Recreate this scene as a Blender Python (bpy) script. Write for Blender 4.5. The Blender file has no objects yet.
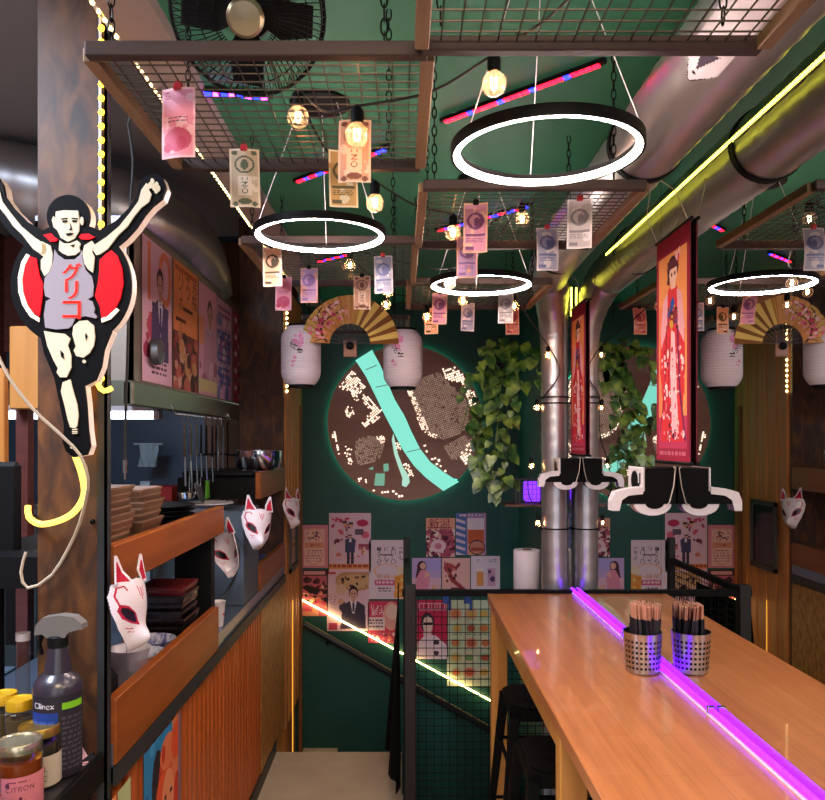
import bpy, math, random
import numpy as np
from mathutils import Vector, Matrix
random.seed(7); RNG = np.random.default_rng(7)
PI = math.pi
SC = bpy.context.scene
COL = SC.collection

# ------------------------------------------------------------------ camera, world, exposure
FPX, VX, VY, EYE = 760.0, 402.0, 441.0, 1.80        # focal length in px, vanishing point, eye height
XM, XL = 0.85, -0.738                               # mirror plane and serving-counter plane
YB, ZC = 5.57, 2.82                                 # back wall and ceiling
cam_d = bpy.data.cameras.new('camera'); cam = bpy.data.objects.new('camera', cam_d); COL.objects.link(cam)
cam.location = (0, 0, EYE); cam.rotation_euler = (PI/2, 0, 0)
cam_d.sensor_width = 36.0; cam_d.sensor_fit = 'HORIZONTAL'; cam_d.lens = 36.0*FPX/825
cam_d.shift_x = (412.5-VX)/825; cam_d.shift_y = (VY-400)/825
cam_d.clip_start = 0.02; cam_d.clip_end = 60
SC.camera = cam
W = bpy.data.worlds.new('world'); SC.world = W; W.use_nodes = True
W.node_tree.nodes['Background'].inputs[0].default_value = (0.55, 0.6, 0.7, 1)
W.node_tree.nodes['Background'].inputs[1].default_value = 0.28
vs = SC.view_settings; vs.view_transform = 'Standard'; vs.look = 'None'; vs.gamma = 1; vs.exposure = 0.0
vs.use_curve_mapping = False
SC.cycles.use_denoising = True
SC.cycles.max_bounces = 8; SC.cycles.diffuse_bounces = 3; SC.cycles.glossy_bounces = 5
SC.cycles.transparent_max_bounces = 16; SC.cycles.sample_clamp_indirect = 4.0
SC.cycles.caustics_reflective = False; SC.cycles.caustics_refractive = False
def area(name, loc, rot, sx, sy, power, col):
    l = bpy.data.lights.new(name, 'AREA'); l.shape = 'RECTANGLE'; l.size = sx; l.size_y = sy; l.energy = power; l.color = col
    o = bpy.data.objects.new(name, l); COL.objects.link(o); o.location = loc; o.rotation_euler = rot
    return o
LIGHTS = [
    area('added_room_fill', (0.05, -0.1, 2.78), (0, 0, 0), 0.9, 1.0, 62, (1.0, 0.74, 0.52)),  # warm fill added behind the camera; no known ceiling fitting
    area('added_kitchen_fill', (-1.7, 1.1, 3.2), (0, 0.25, 0), 0.8, 1.0, 150, (0.72, 0.82, 1.0)),  # cool fill added out of view to brighten the kitchen side
    area('added_front_fill', (-0.2, -1.7, 1.7), (PI/2, 0, 0), 1.6, 2.0, 18, (0.95, 0.93, 1.0)),  # invented soft fill from behind the viewpoint, not a known opening
]

# ------------------------------------------------------------------ helpers
def lin(c):
    if isinstance(c, str):
        c = c.lstrip('#'); c = tuple(int(c[i:i+2], 16) for i in (0, 2, 4))
    return tuple(((v/255)/12.92 if v/255 <= .04045 else ((v/255+.055)/1.055)**2.4) for v in c[:3])
def P(px, py, d): return Vector(((px-VX)*d/FPX, d, EYE-(py-VY)*d/FPX))
def dx(px, X): return X*FPX/(px-VX)                 # depth at which the plane x = X crosses column px
def PX(px, py, X): return P(px, py, dx(px, X))

_m = {}
def mat(name, col=None, rough=.5, metal=0., emit=None, es=0., spec=.5, var=None, bump=None, coat=0., fn=None, alpha=None):
    """var = (second colour, noise scale, detail, contrast); bump = (scale, strength)"""
    if name in _m: return _m[name]
    m = bpy.data.materials.new(name); m.use_nodes = True; nt = m.node_tree; n = nt.nodes; L = nt.links
    b = n['Principled BSDF']; b.inputs['Roughness'].default_value = rough; b.inputs['Metallic'].default_value = metal
    b.inputs['Specular IOR Level'].default_value = spec; b.inputs['Coat Weight'].default_value = coat
    if col is not None: b.inputs['Base Color'].default_value = (*lin(col), 1)
    tc = n.new('ShaderNodeTexCoord')
    if var:
        nz = n.new('ShaderNodeTexNoise'); nz.inputs['Detail'].default_value = var[2]
        mp = n.new('ShaderNodeMapping'); L.new(tc.outputs['Object'], mp.inputs['Vector'])
        s = var[1]; mp.inputs['Scale'].default_value = s if isinstance(s, tuple) else (s, s, s); nz.inputs['Scale'].default_value = 1
        L.new(mp.outputs[0], nz.inputs['Vector'])
        r = n.new('ShaderNodeValToRGB'); k = var[3]
        r.color_ramp.elements[0].position = .5-k; r.color_ramp.elements[1].position = .5+k
        r.color_ramp.elements[0].color = (*lin(col), 1); r.color_ramp.elements[1].color = (*lin(var[0]), 1)
        L.new(nz.outputs['Fac'], r.inputs[0]); L.new(r.outputs[0], b.inputs['Base Color'])
    if bump:
        nz2 = n.new('ShaderNodeTexNoise'); nz2.inputs['Scale'].default_value = bump[0]; nz2.inputs['Detail'].default_value = 4
        L.new(tc.outputs['Object'], nz2.inputs['Vector'])
        bp = n.new('ShaderNodeBump'); bp.inputs['Strength'].default_value = bump[1]; bp.inputs['Distance'].default_value = .005
        L.new(nz2.outputs['Fac'], bp.inputs['Height']); L.new(bp.outputs[0], b.inputs['Normal'])
    if emit is not None:
        b.inputs['Emission Color'].default_value = (*lin(emit), 1); b.inputs['Emission Strength'].default_value = es
    if fn: fn(nt, b, tc)
    _m[name] = m; return m
def attr_fn(nt, b, tc):
    a = nt.nodes.new('ShaderNodeAttribute'); a.attribute_name = 'Col'; nt.links.new(a.outputs['Color'], b.inputs['Base Color'])
PAPER = mat('printed_paper', rough=.55, fn=attr_fn, spec=.3)
CERAM = mat('painted_glossy', rough=.25, fn=attr_fn)
CLOTH = mat('printed_cloth', rough=.9, fn=attr_fn, spec=.1)
def glassy(name, tint, mixes):
    """thin glass: transparent + glossy (+ translucent)"""
    if name in _m: return _m[name]
    m = bpy.data.materials.new(name); m.use_nodes = True; nt = m.node_tree; n = nt.nodes; L = nt.links
    n.remove(n['Principled BSDF']); out = n['Material Output']
    t = n.new('ShaderNodeBsdfTransparent'); t.inputs[0].default_value = (*lin(tint), 1)
    g = n.new('ShaderNodeBsdfGlossy'); g.inputs['Roughness'].default_value = .05
    d = n.new('ShaderNodeBsdfTranslucent'); d.inputs[0].default_value = (1, .9, .8, 1)
    m1 = n.new('ShaderNodeMixShader'); m1.inputs[0].default_value = mixes[0]; L.new(t.outputs[0], m1.inputs[1]); L.new(d.outputs[0], m1.inputs[2])
    fr = n.new('ShaderNodeLayerWeight'); fr.inputs[0].default_value = .35
    m2 = n.new('ShaderNodeMixShader'); mm = n.new('ShaderNodeMath'); mm.operation = 'MULTIPLY'; mm.inputs[1].default_value = mixes[1]
    L.new(fr.outputs['Facing'], mm.inputs[0]); L.new(mm.outputs[0], m2.inputs[0]); L.new(m1.outputs[0], m2.inputs[1]); L.new(g.outputs[0], m2.inputs[2])
    L.new(m2.outputs[0], out.inputs[0]); _m[name] = m; return m

class MB:
    def __init__(s): s.v = []; s.f = []; s.sm = []
    def add(s, vs, fs, smooth=False):
        o = len(s.v); s.v += [Vector(v) for v in vs]; s.f += [tuple(i+o for i in f) for f in fs]; s.sm += [smooth]*len(fs); return s
    def box(s, c, size, M=None, bev=0.):
        x, y, z = [k/2 for k in size]; c = Vector(c)
        if bev <= 0:
            vs = [Vector((a*x, b*y, d*z)) for a in (-1, 1) for b in (-1, 1) for d in (-1, 1)]
            fs = [(0,1,3,2), (4,6,7,5), (0,4,5,1), (2,3,7,6), (0,2,6,4), (1,5,7,3)]
        else:                                            # chamfered vertical section swept with chamfered ends
            e = min(bev, x*.9, y*.9, z*.9); ring = lambda q, zz: [(X*1., Y*1., zz) for X, Y in ((-x+q, -y), (x-q, -y), (x, -y+q), (x, y-q), (x-q, y), (-x+q, y), (-x, y-q), (-x, -y+q))]
            sh = lambda zz: [(max(-x+e, min(x-e, X)), max(-y+e, min(y-e, Y)), zz) for X, Y, _ in ring(e, zz)]
            rows = [sh(-z), ring(e, -z+e), ring(e, z-e), sh(z)]
            vs = [Vector(p) for r in rows for p in r]; fs = []
            for k in range(3):
                for i in range(8): j = (i+1) % 8; fs.append((k*8+i, k*8+j, k*8+8+j, k*8+8+i))
            fs.append(tuple(range(7, -1, -1))); fs.append(tuple(range(24, 32)))
        if M is not None: vs = [M @ v for v in vs]
        return s.add([v+c for v in vs], fs)
    def bb(s, a, b, bev=0.):
        a, b = Vector(a), Vector(b); return s.box((a+b)/2, [abs(k) for k in (b-a)], bev=bev)
    def tube(s, pts, r, n=8, cap=True, closed=False, smooth=True, flat=None):
        pts = [Vector(p) for p in pts]; N = len(pts); rs = r if isinstance(r, (list, tuple)) else [r]*N
        prev = None; vs = []
        for i, p in enumerate(pts):
            if closed: t = pts[(i+1) % N]-pts[i-1]
            else: t = pts[min(i+1, N-1)]-pts[max(i-1, 0)]
            t = t.normalized() if t.length > 1e-9 else Vector((0, 0, 1))
            if prev is None:
                a = Vector((0, 0, 1)) if abs(t.z) < .9 else Vector((1, 0, 0)); u = t.cross(a).normalized()
            else: u = (prev-t*prev.dot(t)).normalized()
            prev = u; w = t.cross(u)
            for k in range(n):
                a = 2*PI*k/n+PI/n; vs.append(p+u*math.cos(a)*rs[i]+w*math.sin(a)*rs[i]*(flat or 1))
        fs = []
        for i in range(N if closed else N-1):
            for k in range(n):
                j = (k+1) % n; i2 = (i+1) % N; fs.append((i*n+k, i*n+j, i2*n+j, i2*n+k))
        s.add(vs, fs, smooth)
        if cap and not closed:
            o = len(s.v)-len(vs)
            s.f += [tuple(o+k for k in range(n-1, -1, -1)), tuple(o+(N-1)*n+k for k in range(n))]; s.sm += [False]*2
        return s
    def lathe(s, prof, c=(0, 0, 0), n=24, M=None, cap=True):
        c = Vector(c); vs = []
        for r, z in prof:
            for k in range(n): a = 2*PI*k/n; vs.append(Vector((r*math.cos(a), r*math.sin(a), z)))
        if M is not None: vs = [M @ v for v in vs]
        fs = []
        for i in range(len(prof)-1):
            for k in range(n): j = (k+1) % n; fs.append((i*n+k, i*n+j, (i+1)*n+j, (i+1)*n+k))
        s.add([v+c for v in vs], fs, True)
        if cap:
            o = len(s.v)-len(vs)
            for i, rev in ((0, True), (len(prof)-1, False)):
                if prof[i][0] > 1e-6:
                    q = [o+i*n+k for k in range(n)]; s.f.append(tuple(q[::-1] if rev else q)); s.sm.append(False)
        return s
    def ball(s, c, r, n=12, sz=(1, 1, 1)):
        h = n//2+1; prof = [(r*math.sin(PI*i/(h)), -r*math.cos(PI*i/h)) for i in range(h+1)]
        return s.lathe(prof, c, n, Matrix.Diagonal((*sz, 1)).to_3x3(), cap=False)
    def prism(s, poly, fn0, fn1, smooth=False):
        """poly 2-D outline; fn0 / fn1 map (x, y) to the two faces"""
        n = len(poly); a = [fn0(*p) for p in poly]; b = [fn1(*p) for p in poly]
        s.add(a+b, [tuple(range(n)), tuple(range(2*n-1, n-1, -1))]+[(i, i+n, (i+1) % n+n, (i+1) % n) for i in range(n)], smooth); return s
    def ring(s, c, R, r, n=48, m=8, sx=1, sz=1):
        """torus lying flat"""
        return s.tube([Vector(c)+Vector((R*math.cos(2*PI*i/n), R*math.sin(2*PI*i/n), 0)) for i in range(n)], r, m, closed=True)

def wpos(o):
    p = Vector((0, 0, 0))
    while o is not None: p += o.location; o = o.parent
    return p
def put(name, mb, m, parent=None, local=False, origin=None, label=None, ang=40):
    me = bpy.data.meshes.new(name)
    vs = mb.v
    loc = Vector((0, 0, 0))
    if not local:
        if parent is not None: w = wpos(parent); vs = [v-w for v in vs]
        else:
            mn = [min(v[i] for v in vs) for i in range(3)]; mx = [max(v[i] for v in vs) for i in range(3)]
            loc = Vector(origin) if origin else Vector(((mn[0]+mx[0])/2, (mn[1]+mx[1])/2, mn[2])); vs = [v-loc for v in vs]
    me.from_pydata([tuple(v) for v in vs], [], mb.f)
    me.polygons.foreach_set('use_smooth', mb.sm)
    import bmesh
    bm = bmesh.new(); bm.from_mesh(me); bmesh.ops.recalc_face_normals(bm, faces=bm.faces); bm.to_mesh(me); bm.free()
    if any(mb.sm): me.set_sharp_from_angle(angle=math.radians(ang))
    me.materials.append(m); me.update()
    o = bpy.data.objects.new(name, me); COL.objects.link(o); o.location = loc; o.parent = parent
    if label: o['label'] = label
    return o
def tag(o, label, cat, group=None, kind=None):
    o['label'] = label; o['category'] = cat
    if group: o['group'] = group
    if kind: o['kind'] = kind
    return o
def thing(name, label, cat, loc=(0, 0, 0), group=None, rz=0.):
    o = bpy.data.objects.new(name, None); COL.objects.link(o); o.location = loc; o.rotation_euler = (0, 0, rz); o.empty_display_size = .05
    return tag(o, label, cat, group)
def struct(name, mb, m, parent=None, **k):
    o = put(name, mb, m, parent, **k)
    if parent is None: o['kind'] = 'structure'
    return o
def kids(o): return [c for c in bpy.data.objects if c.parent == o]
def dup(root, loc, label=None, rz=None, group=None):
    def rec(o, par):
        c = o.copy(); COL.objects.link(c); c.parent = par
        for k in kids(o): rec(k, c)
        return c
    r = rec(root, None); r.location = loc
    if rz is not None: r.rotation_euler = (0, 0, rz)
    if label: r['label'] = label
    if group: r['group'] = group
    return r

# ------------------------------------------------------------------ printed sheets: coloured cell grids
_gl = {}
def glyphs(s):
    if s in _gl: return _gl[s]
    c = bpy.data.curves.new('lettering', 'FONT'); c.body = s; c.align_x = 'CENTER'; c.resolution_u = 3
    o = bpy.data.objects.new('lettering', c); COL.objects.link(o)
    dg = bpy.context.evaluated_depsgraph_get(); dg.update()
    me = bpy.data.meshes.new_from_object(o.evaluated_get(dg))
    me.calc_loop_triangles()
    v = np.array([x.co[:2] for x in me.vertices] or [(0, 0)]); t = np.array([x.vertices[:] for x in me.loop_triangles] or [(0, 0, 0)])
    f = [tuple(p.vertices) for p in me.polygons]
    COL.objects.unlink(o); bpy.data.objects.remove(o); bpy.data.curves.remove(c); bpy.data.meshes.remove(me)
    _gl[s] = (v, t, f); return _gl[s]
class Cv:
    def __init__(s, w, h, cell, bg):
        s.w, s.h = w, h; s.nx = max(3, round(w/cell)); s.ny = max(3, round(h/cell))
        s.a = np.empty((s.ny, s.nx, 3)); s.a[:] = lin(bg); s.k = np.ones((s.ny, s.nx), bool)
        s.U, s.V = np.meshgrid((np.arange(s.nx)+.5)/s.nx, (np.arange(s.ny)+.5)/s.ny); s.asp = h/w
    def fill(s, m, c): s.a[m] = lin(c); return s
    def rect(s, u0, v0, u1, v1, c): return s.fill((s.U >= u0) & (s.U < u1) & (s.V >= v0) & (s.V < v1), c)
    def ell(s, u, v, ru, rv, c, hole=0.):
        q = ((s.U-u)/ru)**2+((s.V-v)/rv)**2; return s.fill((q < 1) & (q >= hole), c)
    def pm(s, pts):
        m = np.zeros(s.U.shape, bool); n = len(pts)
        for i in range(n):
            (x0, y0), (x1, y1) = pts[i], pts[(i+1) % n]
            if y0 == y1: continue
            m ^= ((y0 > s.V) != (y1 > s.V)) & (s.U < (x1-x0)*(s.V-y0)/(y1-y0)+x0)
        return m
    def poly(s, pts, c): return s.fill(s.pm(pts), c)
    def line(s, pts, wd, c):
        for (x0, y0), (x1, y1) in zip(pts, pts[1:]):
            ax, ay = x1-x0, (y1-y0)*s.asp; L2 = ax*ax+ay*ay+1e-12
            t = np.clip(((s.U-x0)*ax+(s.V-y0)*s.asp*ay)/L2, 0, 1)
            s.fill((s.U-x0-t*ax)**2+((s.V-y0)*s.asp-t*ay)**2 < wd*wd/4, c)
        return s
    def blot(s, cols, n, box=(0, 0, 1, 1), size=(.03, .09)):
        for _ in range(n):
            u = box[0]+random.random()*(box[2]-box[0]); v = box[1]+random.random()*(box[3]-box[1])
            r = random.uniform(*size); s.ell(u, v, r*random.uniform(.5, 1.4), r/s.asp*random.uniform(.5, 1.4), random.choice(cols))
        return s
    def rows(s, u0, v0, u1, v1, n, c, gap=.5):
        """lines of unreadably small print"""
        for i in range(n):
            v = v0+(v1-v0)*i/n; u = u0
            while u < u1:
                l = random.uniform(.04, .14); s.rect(u, v, min(u+l, u1), v+(v1-v0)/n*gap, c); u += l+.03
        return s
    def txt(s, t, u, v, hh, c, sx=1., rot=0):
        """one line centred on u, v, character height hh (fraction of the sheet's width)"""
        vv, tr, _ = glyphs(t); hi = vv[:, 1].max() if len(vv) else 1; lo = vv[:, 1].min(); hi = max(hi-lo, .3)
        x = vv[:, 0]*hh/hi*sx; y = (vv[:, 1]-lo)*hh/hi-hh/2
        if rot: x, y = x*math.cos(rot)-y*math.sin(rot), x*math.sin(rot)+y*math.cos(rot)
        X = u+x; Y = v-y/s.asp; m = np.zeros(s.U.shape, bool)
        for a, b, d in tr:
            x0, x1, x2, y0, y1, y2 = X[a], X[b], X[d], Y[a], Y[b], Y[d]
            i0 = max(0, int(min(x0, x1, x2)*s.nx)-1); i1 = int(max(x0, x1, x2)*s.nx)+2; j0 = max(0, int(min(y0, y1, y2)*s.ny)-1); j1 = int(max(y0, y1, y2)*s.ny)+2
            if i1 <= 0 or j1 <= 0: continue
            Us, Vs = s.U[j0:j1, i0:i1], s.V[j0:j1, i0:i1]
            e = lambda xa, ya, xb, yb: (Us-xa)*(yb-ya)-(Vs-ya)*(xb-xa)
            A, B, D = e(x0, y0, x1, y1), e(x1, y1, x2, y2), e(x2, y2, x0, y0)
            m[j0:j1, i0:i1] |= ((A >= 0) & (B >= 0) & (D >= 0)) | ((A <= 0) & (B <= 0) & (D <= 0))
        return s.fill(m, c)
    def col(s, t, u, v, hh, c, step=1.15):
        for i, ch in enumerate(t): s.txt(ch, u, v+i*hh*step/s.asp, hh*(.35 if ch in '。、' else 1), c)
        return s
    def suit(s, u, v, k, coat='#3a3560', skin='#e8b8a8', hair='#33222c', shirt='#efe2ee', tie='#39406a'):
        """a person from head to waist; k = head width"""
        q = 1/s.asp
        s.poly([(u-1.5*k, v+4.2*k*q), (u-1.35*k, v+1.5*k*q), (u-.5*k, v+.95*k*q), (u+.5*k, v+.95*k*q), (u+1.35*k, v+1.5*k*q), (u+1.5*k, v+4.2*k*q)], coat)
        s.poly([(u-.4*k, v+.9*k*q), (u+.4*k, v+.9*k*q), (u+.1*k, v+2.4*k*q), (u-.1*k, v+2.4*k*q)], shirt)
        s.poly([(u-.1*k, v+1.05*k*q), (u+.1*k, v+1.05*k*q), (u+.12*k, v+2.2*k*q), (u-.12*k, v+2.2*k*q)], tie)
        s.rect(u-.22*k, v+.5*k*q, u+.22*k, v+1.*k*q, skin)
        s.ell(u, v-.1*k*q, .58*k, .74*k*q, hair); s.ell(u, v+.12*k*q, .47*k, .62*k*q, skin)
        s.rect(u-.3*k, v+.0*k*q, u-.08*k, v+.1*k*q, hair); s.rect(u+.08*k, v+.0*k*q, u+.3*k, v+.1*k*q, hair); s.rect(u-.16*k, v+.42*k*q, u+.16*k, v+.5*k*q, '#b05060')
        return s
def sheet(name, cv, fn, m, parent=None, label=None, local=False, smooth=True):
    """fn(U, V) -> arrays x, y, z over the grid corners"""
    nx, ny = cv.nx, cv.ny
    U, V = np.meshgrid(np.arange(nx+1)/nx, np.arange(ny+1)/ny); x, y, z = fn(U, V)
    co = np.stack([np.broadcast_to(a, U.shape) for a in (x, y, z)], -1).reshape(-1, 3).astype(float)
    idx = np.arange((nx+1)*(ny+1)).reshape(ny+1, nx+1)
    q = np.stack([idx[1:, :-1], idx[1:, 1:], idx[:-1, 1:], idx[:-1, :-1]], -1)[cv.k]
    cols = cv.a[cv.k]
    used = np.unique(q); re = np.full(idx.size, -1); re[used] = np.arange(len(used)); q = re[q]; co = co[used]
    loc = Vector((0, 0, 0))
    if not local:
        if parent is not None: co = co-np.array(wpos(parent))
        else:
            loc = Vector(((co[:, 0].min()+co[:, 0].max())/2, (co[:, 1].min()+co[:, 1].max())/2, co[:, 2].min())); co = co-np.array(loc)
    me = bpy.data.meshes.new(name); n = len(q)
    me.vertices.add(len(co)); me.vertices.foreach_set('co', co.ravel()); me.loops.add(n*4); me.loops.foreach_set('vertex_index', q.ravel().astype(np.int32))
    me.polygons.add(n); me.polygons.foreach_set('loop_start', np.arange(0, n*4, 4, dtype=np.int32))
    at = me.attributes.new('Col', 'FLOAT_COLOR', 'CORNER'); ca = np.ones((n*4, 4)); ca[:, :3] = np.repeat(cols, 4, 0); at.data.foreach_set('color', ca.ravel().astype(np.float32))
    me.update(calc_edges=True); me.validate()
    if smooth: me.polygons.foreach_set('use_smooth', [True]*len(me.polygons))
    me.materials.append(m)
    o = bpy.data.objects.new(name, me); COL.objects.link(o); o.location = loc; o.parent = parent
    if label: o['label'] = label
    return o
def flat(o, ux, vy):
    """a plane from corner o, edge vectors ux (along u) and vy (down v)"""
    o, ux, vy = Vector(o), Vector(ux), Vector(vy)
    return lambda U, V: tuple(o[i]+ux[i]*U+vy[i]*V for i in range(3))
def lettering(name, s, size, origin, ex, ey, m, parent, th=.0015):
    v, t, f = glyphs(s); ex, ey = Vector(ex), Vector(ey); k = size/(max(v[:, 1].max()-v[:, 1].min(), .3)); o = Vector(origin)
    yc = (v[:, 1].max()+v[:, 1].min())/2; mb = MB(); nrm = ex.cross(ey)
    mb.add([o+ex*(p[0]*k)+ey*((p[1]-yc)*k)+nrm*th for p in v], f); return put(name, mb, m, parent)
# ------------------------------------------------------------------ materials
GREEN = mat('green_wall_paint', '#12544c', .55, var=('#0e463f', 3, 4, .3), bump=(60, .08))
CEIL = mat('green_ceiling_paint', '#348262', .6, var=('#2f765a', 2, 4, .3), bump=(60, .06))
KCEIL = mat('grey_kitchen_ceiling', '#a4a8ae', .7)
KWALL = mat('steel_blue_kitchen_wall', '#3a5064', .35, .2, var=('#2c3d4e', 2, 3, .3))
def wood(name, c1, c2, sc=(2, 30, 30), rough=.45, coat=0.):
    return mat(name, c1, rough, var=(c2, sc, 6, .28), bump=(25, .05), coat=coat)
BAND = wood('oiled_shelf_board', '#a65a22', '#7c3c12', (14, 2.2, 22), .4)
SLAT = wood('cedar_slat', '#e0904e', '#c0743a', (30, 30, 2.0), .5)
CLAD = wood('copper_brown_cladding', '#bc5e24', '#9a4614', (40, 40, 1.5), .38)
BEAMW = wood('dark_tray_wood', '#3c2620', '#251613', (3, 25, 25), .6)
TANW = wood('raw_batten', '#9a7c5c', '#7a5c3e', (25, 3, 25), .6)
PINE = wood('yellow_pine', '#c98d45', '#a86a2a', (25, 25, 1.6), .5)
def rust_fn(nt, b, tc):
    n, L = nt.nodes, nt.links
    a = n.new('ShaderNodeTexNoise'); a.inputs['Scale'].default_value = 9; a.inputs['Detail'].default_value = 9; a.inputs['Distortion'].default_value = 1.2
    mp = n.new('ShaderNodeMapping'); mp.inputs['Scale'].default_value = (2.0, 2.0, .7); L.new(tc.outputs['Object'], mp.inputs[0]); L.new(mp.outputs[0], a.inputs['Vector'])
    r = n.new('ShaderNodeValToRGB'); e = r.color_ramp.elements
    e[0].position, e[0].color = .33, (*lin('#2a160b'), 1); e[1].position, e[1].color = .72, (*lin('#6c421a'), 1)
    k = e.new(.5); k.color = (*lin('#4a2a10'), 1)
    L.new(a.outputs['Fac'], r.inputs[0]); L.new(r.outputs[0], b.inputs['Base Color'])
    bp = n.new('ShaderNodeBump'); bp.inputs['Strength'].default_value = .15; L.new(a.outputs['Fac'], bp.inputs['Height']); L.new(bp.outputs[0], b.inputs['Normal'])
RUST = mat('rust_stained_board', rough=.55, fn=rust_fn)
def block_fn(nt, b, tc):
    n, L = nt.nodes, nt.links
    mp = n.new('ShaderNodeMapping'); mp.inputs['Rotation'].default_value = (0, 0, PI/2); L.new(tc.outputs['Object'], mp.inputs[0])
    br = n.new('ShaderNodeTexBrick'); br.offset = .37; br.inputs['Scale'].default_value = 1; br.inputs['Brick Width'].default_value = .62; br.inputs['Row Height'].default_value = .062
    br.inputs['Mortar Size'].default_value = .0008; br.inputs['Color1'].default_value = (*lin('#cc8350'), 1); br.inputs['Color2'].default_value = (*lin('#bf7544'), 1); br.inputs['Mortar'].default_value = (*lin('#ac683a'), 1)
    L.new(mp.outputs[0], br.inputs['Vector'])
    nz = n.new('ShaderNodeTexNoise'); nz.inputs['Scale'].default_value = 1; nz.inputs['Detail'].default_value = 7
    m2 = n.new('ShaderNodeMapping'); m2.inputs['Scale'].default_value = (45, 3, 10); L.new(tc.outputs['Object'], m2.inputs[0]); L.new(m2.outputs[0], nz.inputs['Vector'])
    mx = n.new('ShaderNodeMix'); mx.data_type = 'RGBA'; mx.blend_type = 'MULTIPLY'; mx.inputs[0].default_value = .55
    r = n.new('ShaderNodeValToRGB'); r.color_ramp.elements[0].position = .3; r.color_ramp.elements[0].color = (.62, .55, .5, 1); r.color_ramp.elements[1].position = .6; r.color_ramp.elements[1].color = (1, 1, 1, 1)
    L.new(nz.outputs['Fac'], r.inputs[0]); L.new(br.outputs['Color'], mx.inputs[6]); L.new(r.outputs[0], mx.inputs[7]); L.new(mx.outputs[2], b.inputs['Base Color'])
TABLE = mat('butcher_block', rough=.3, fn=block_fn, coat=.35)
CONC = mat('pale_floor_screed', '#d6c4ac', .6, var=('#c4b098', 5, 6, .25), bump=(40, .1))
BLK = mat('black_metal', '#0a0a0b', .5, .2, spec=.15); BLKP = mat('black_plastic', '#0d0d0f', .55, spec=.15); DGREY = mat('dark_grey_paint', '#2c3036', .5)
SLATE = mat('slate_blue_grey_paint', '#4b5866', .5); TRIM = mat('charcoal_trim', '#26282b', .5)
STEEL = mat('brushed_steel', '#b9bcc2', .28, 1.0, bump=(200, .03)); DSTEEL = mat('dull_steel', '#8c9096', .38, .9)
CHROME = mat('polished_steel', '#d4d6da', .12, 1.0)
def duct_fn(nt, b, tc):
    n, L = nt.nodes, nt.links
    nz = n.new('ShaderNodeTexNoise'); nz.inputs['Scale'].default_value = 14; nz.inputs['Detail'].default_value = 5; L.new(tc.outputs['Object'], nz.inputs['Vector'])
    r = n.new('ShaderNodeMapRange'); r.inputs[3].default_value = .30; r.inputs[4].default_value = .40; L.new(nz.outputs['Fac'], r.inputs[0]); L.new(r.outputs[0], b.inputs['Roughness'])
DUCT = mat('galvanised_duct', '#c4c2c4', .35, .85, fn=duct_fn)
WHITE = mat('white_plastic', '#e8e2e6', .4); CREAMP = mat('cream_paper', '#e9dfd4', .7)
BRASS = mat('gold_lid', '#c9a24a', .3, .9); YLID = mat('yellow_lid', '#d9a81e', .35, .3)
WIRE = mat('steel_wire', '#564e48', .4, .9); CABLE = mat('black_cable', '#0f0f11', .5); CORD = mat('pale_cord', '#d8c8b8', .6); CLEARC = mat('clear_cable', '#b8a894', .35)
MIR = mat('mirror_silver', '#e6eae8', .0, 1.0)
NEON = lambda n, c, s: mat(n, '#1a1a1a', .5, emit=c, es=s)
RINGL = NEON('ring_lamp_diffuser', '#ffe6da', 165); YEL = NEON('amber_led', '#ffb42a', 8); WARMW = NEON('warm_white_led', '#ffd98c', 8)
LIME = NEON('yellow_green_led', '#f2e24a', 12); PURP = NEON('violet_led', '#7516ff', 4.6); TEAL = NEON('teal_backlit_acrylic', '#84e6d0', 1.05)
CUT = NEON('backlit_cutouts', '#ffe6cc', 2.2); FIL = NEON('glowing_filament', '#ffb87a', 160); STAIRL = NEON('stair_led', '#ffd98a', 14)
REDL = NEON('red_led', '#ff0c22', 12); BLUEL = NEON('blue_led', '#1620ff', 14); MAGL = NEON('magenta_led', '#ff2ad0', 30); FLUO = NEON('fluorescent_tube', '#eaf4ff', 9)
GREENW = NEON('green_white_led', '#e6ffe0', 6)
BULBG = glassy('bulb_glass', '#fff4ec', (.18, .45)); JARG = glassy('jar_glass', '#f4f4ee', (.03, .55)); PANE = glassy('clear_glass', '#dfe8ec', (.02, .5))

# ------------------------------------------------------------------ the room
struct('floor', MB().bb((-3.0, -1.8, -.08), (0.0, 4.40, 0)).bb((0.0, -1.8, -.08), (XM+.05, 3.68, 0)), CONC)
struct('wall_back', MB().bb((XL-.12, YB, -1.7), (XM+.08, YB+.1, ZC)), GREEN)
struct('wall_right', MB().bb((XM+.002, 3.95, -1.7), (XM+.12, YB, ZC)).bb((XM+.012, -1.8, -1.0), (XM+.12, 3.95, ZC)), GREEN)
struct('ceiling', MB().bb((-.567, -1.8, ZC), (XM+.12, YB+.1, ZC+.08)), CEIL)
struct('ceiling_kitchen', MB().bb((-3.0, -1.8, 3.3), (-.567, YB+.1, 3.38)).bb((-.585, -1.8, ZC+.0), (-.567, YB, 3.3)), KCEIL)
struct('trim_1', MB().bb((-.69, -1.8, ZC-.035), (-.567, YB, ZC)), mat('grey_pink_beam', '#a08f8c', .6))
struct('wall_kitchen', MB().bb((-3.0, YB, -.0), (XL-.02, YB+.1, 3.3)), KWALL)
struct('wall_left', MB().bb((-3.0, -1.8, 0), (-2.9, YB, 3.3)), mat('russet_boarding', '#7a4032', .6, var=('#5c2c22', (2, 2, 26), 3, .2)))
s_ = MB()
for i in range(11):                                                       # cedar lining of the side wall beyond the counter
    y0 = 4.80+i*.0696; s_.bb((XL-.05, y0, -.02), (XL+(.0 if i % 2 else .006), y0+.0665, ZC-.04), bev=.004)
struct('wall_side', s_.bb((XL-.08, 4.79, -1.7), (XL-.045, YB, ZC)), SLAT)
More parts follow.
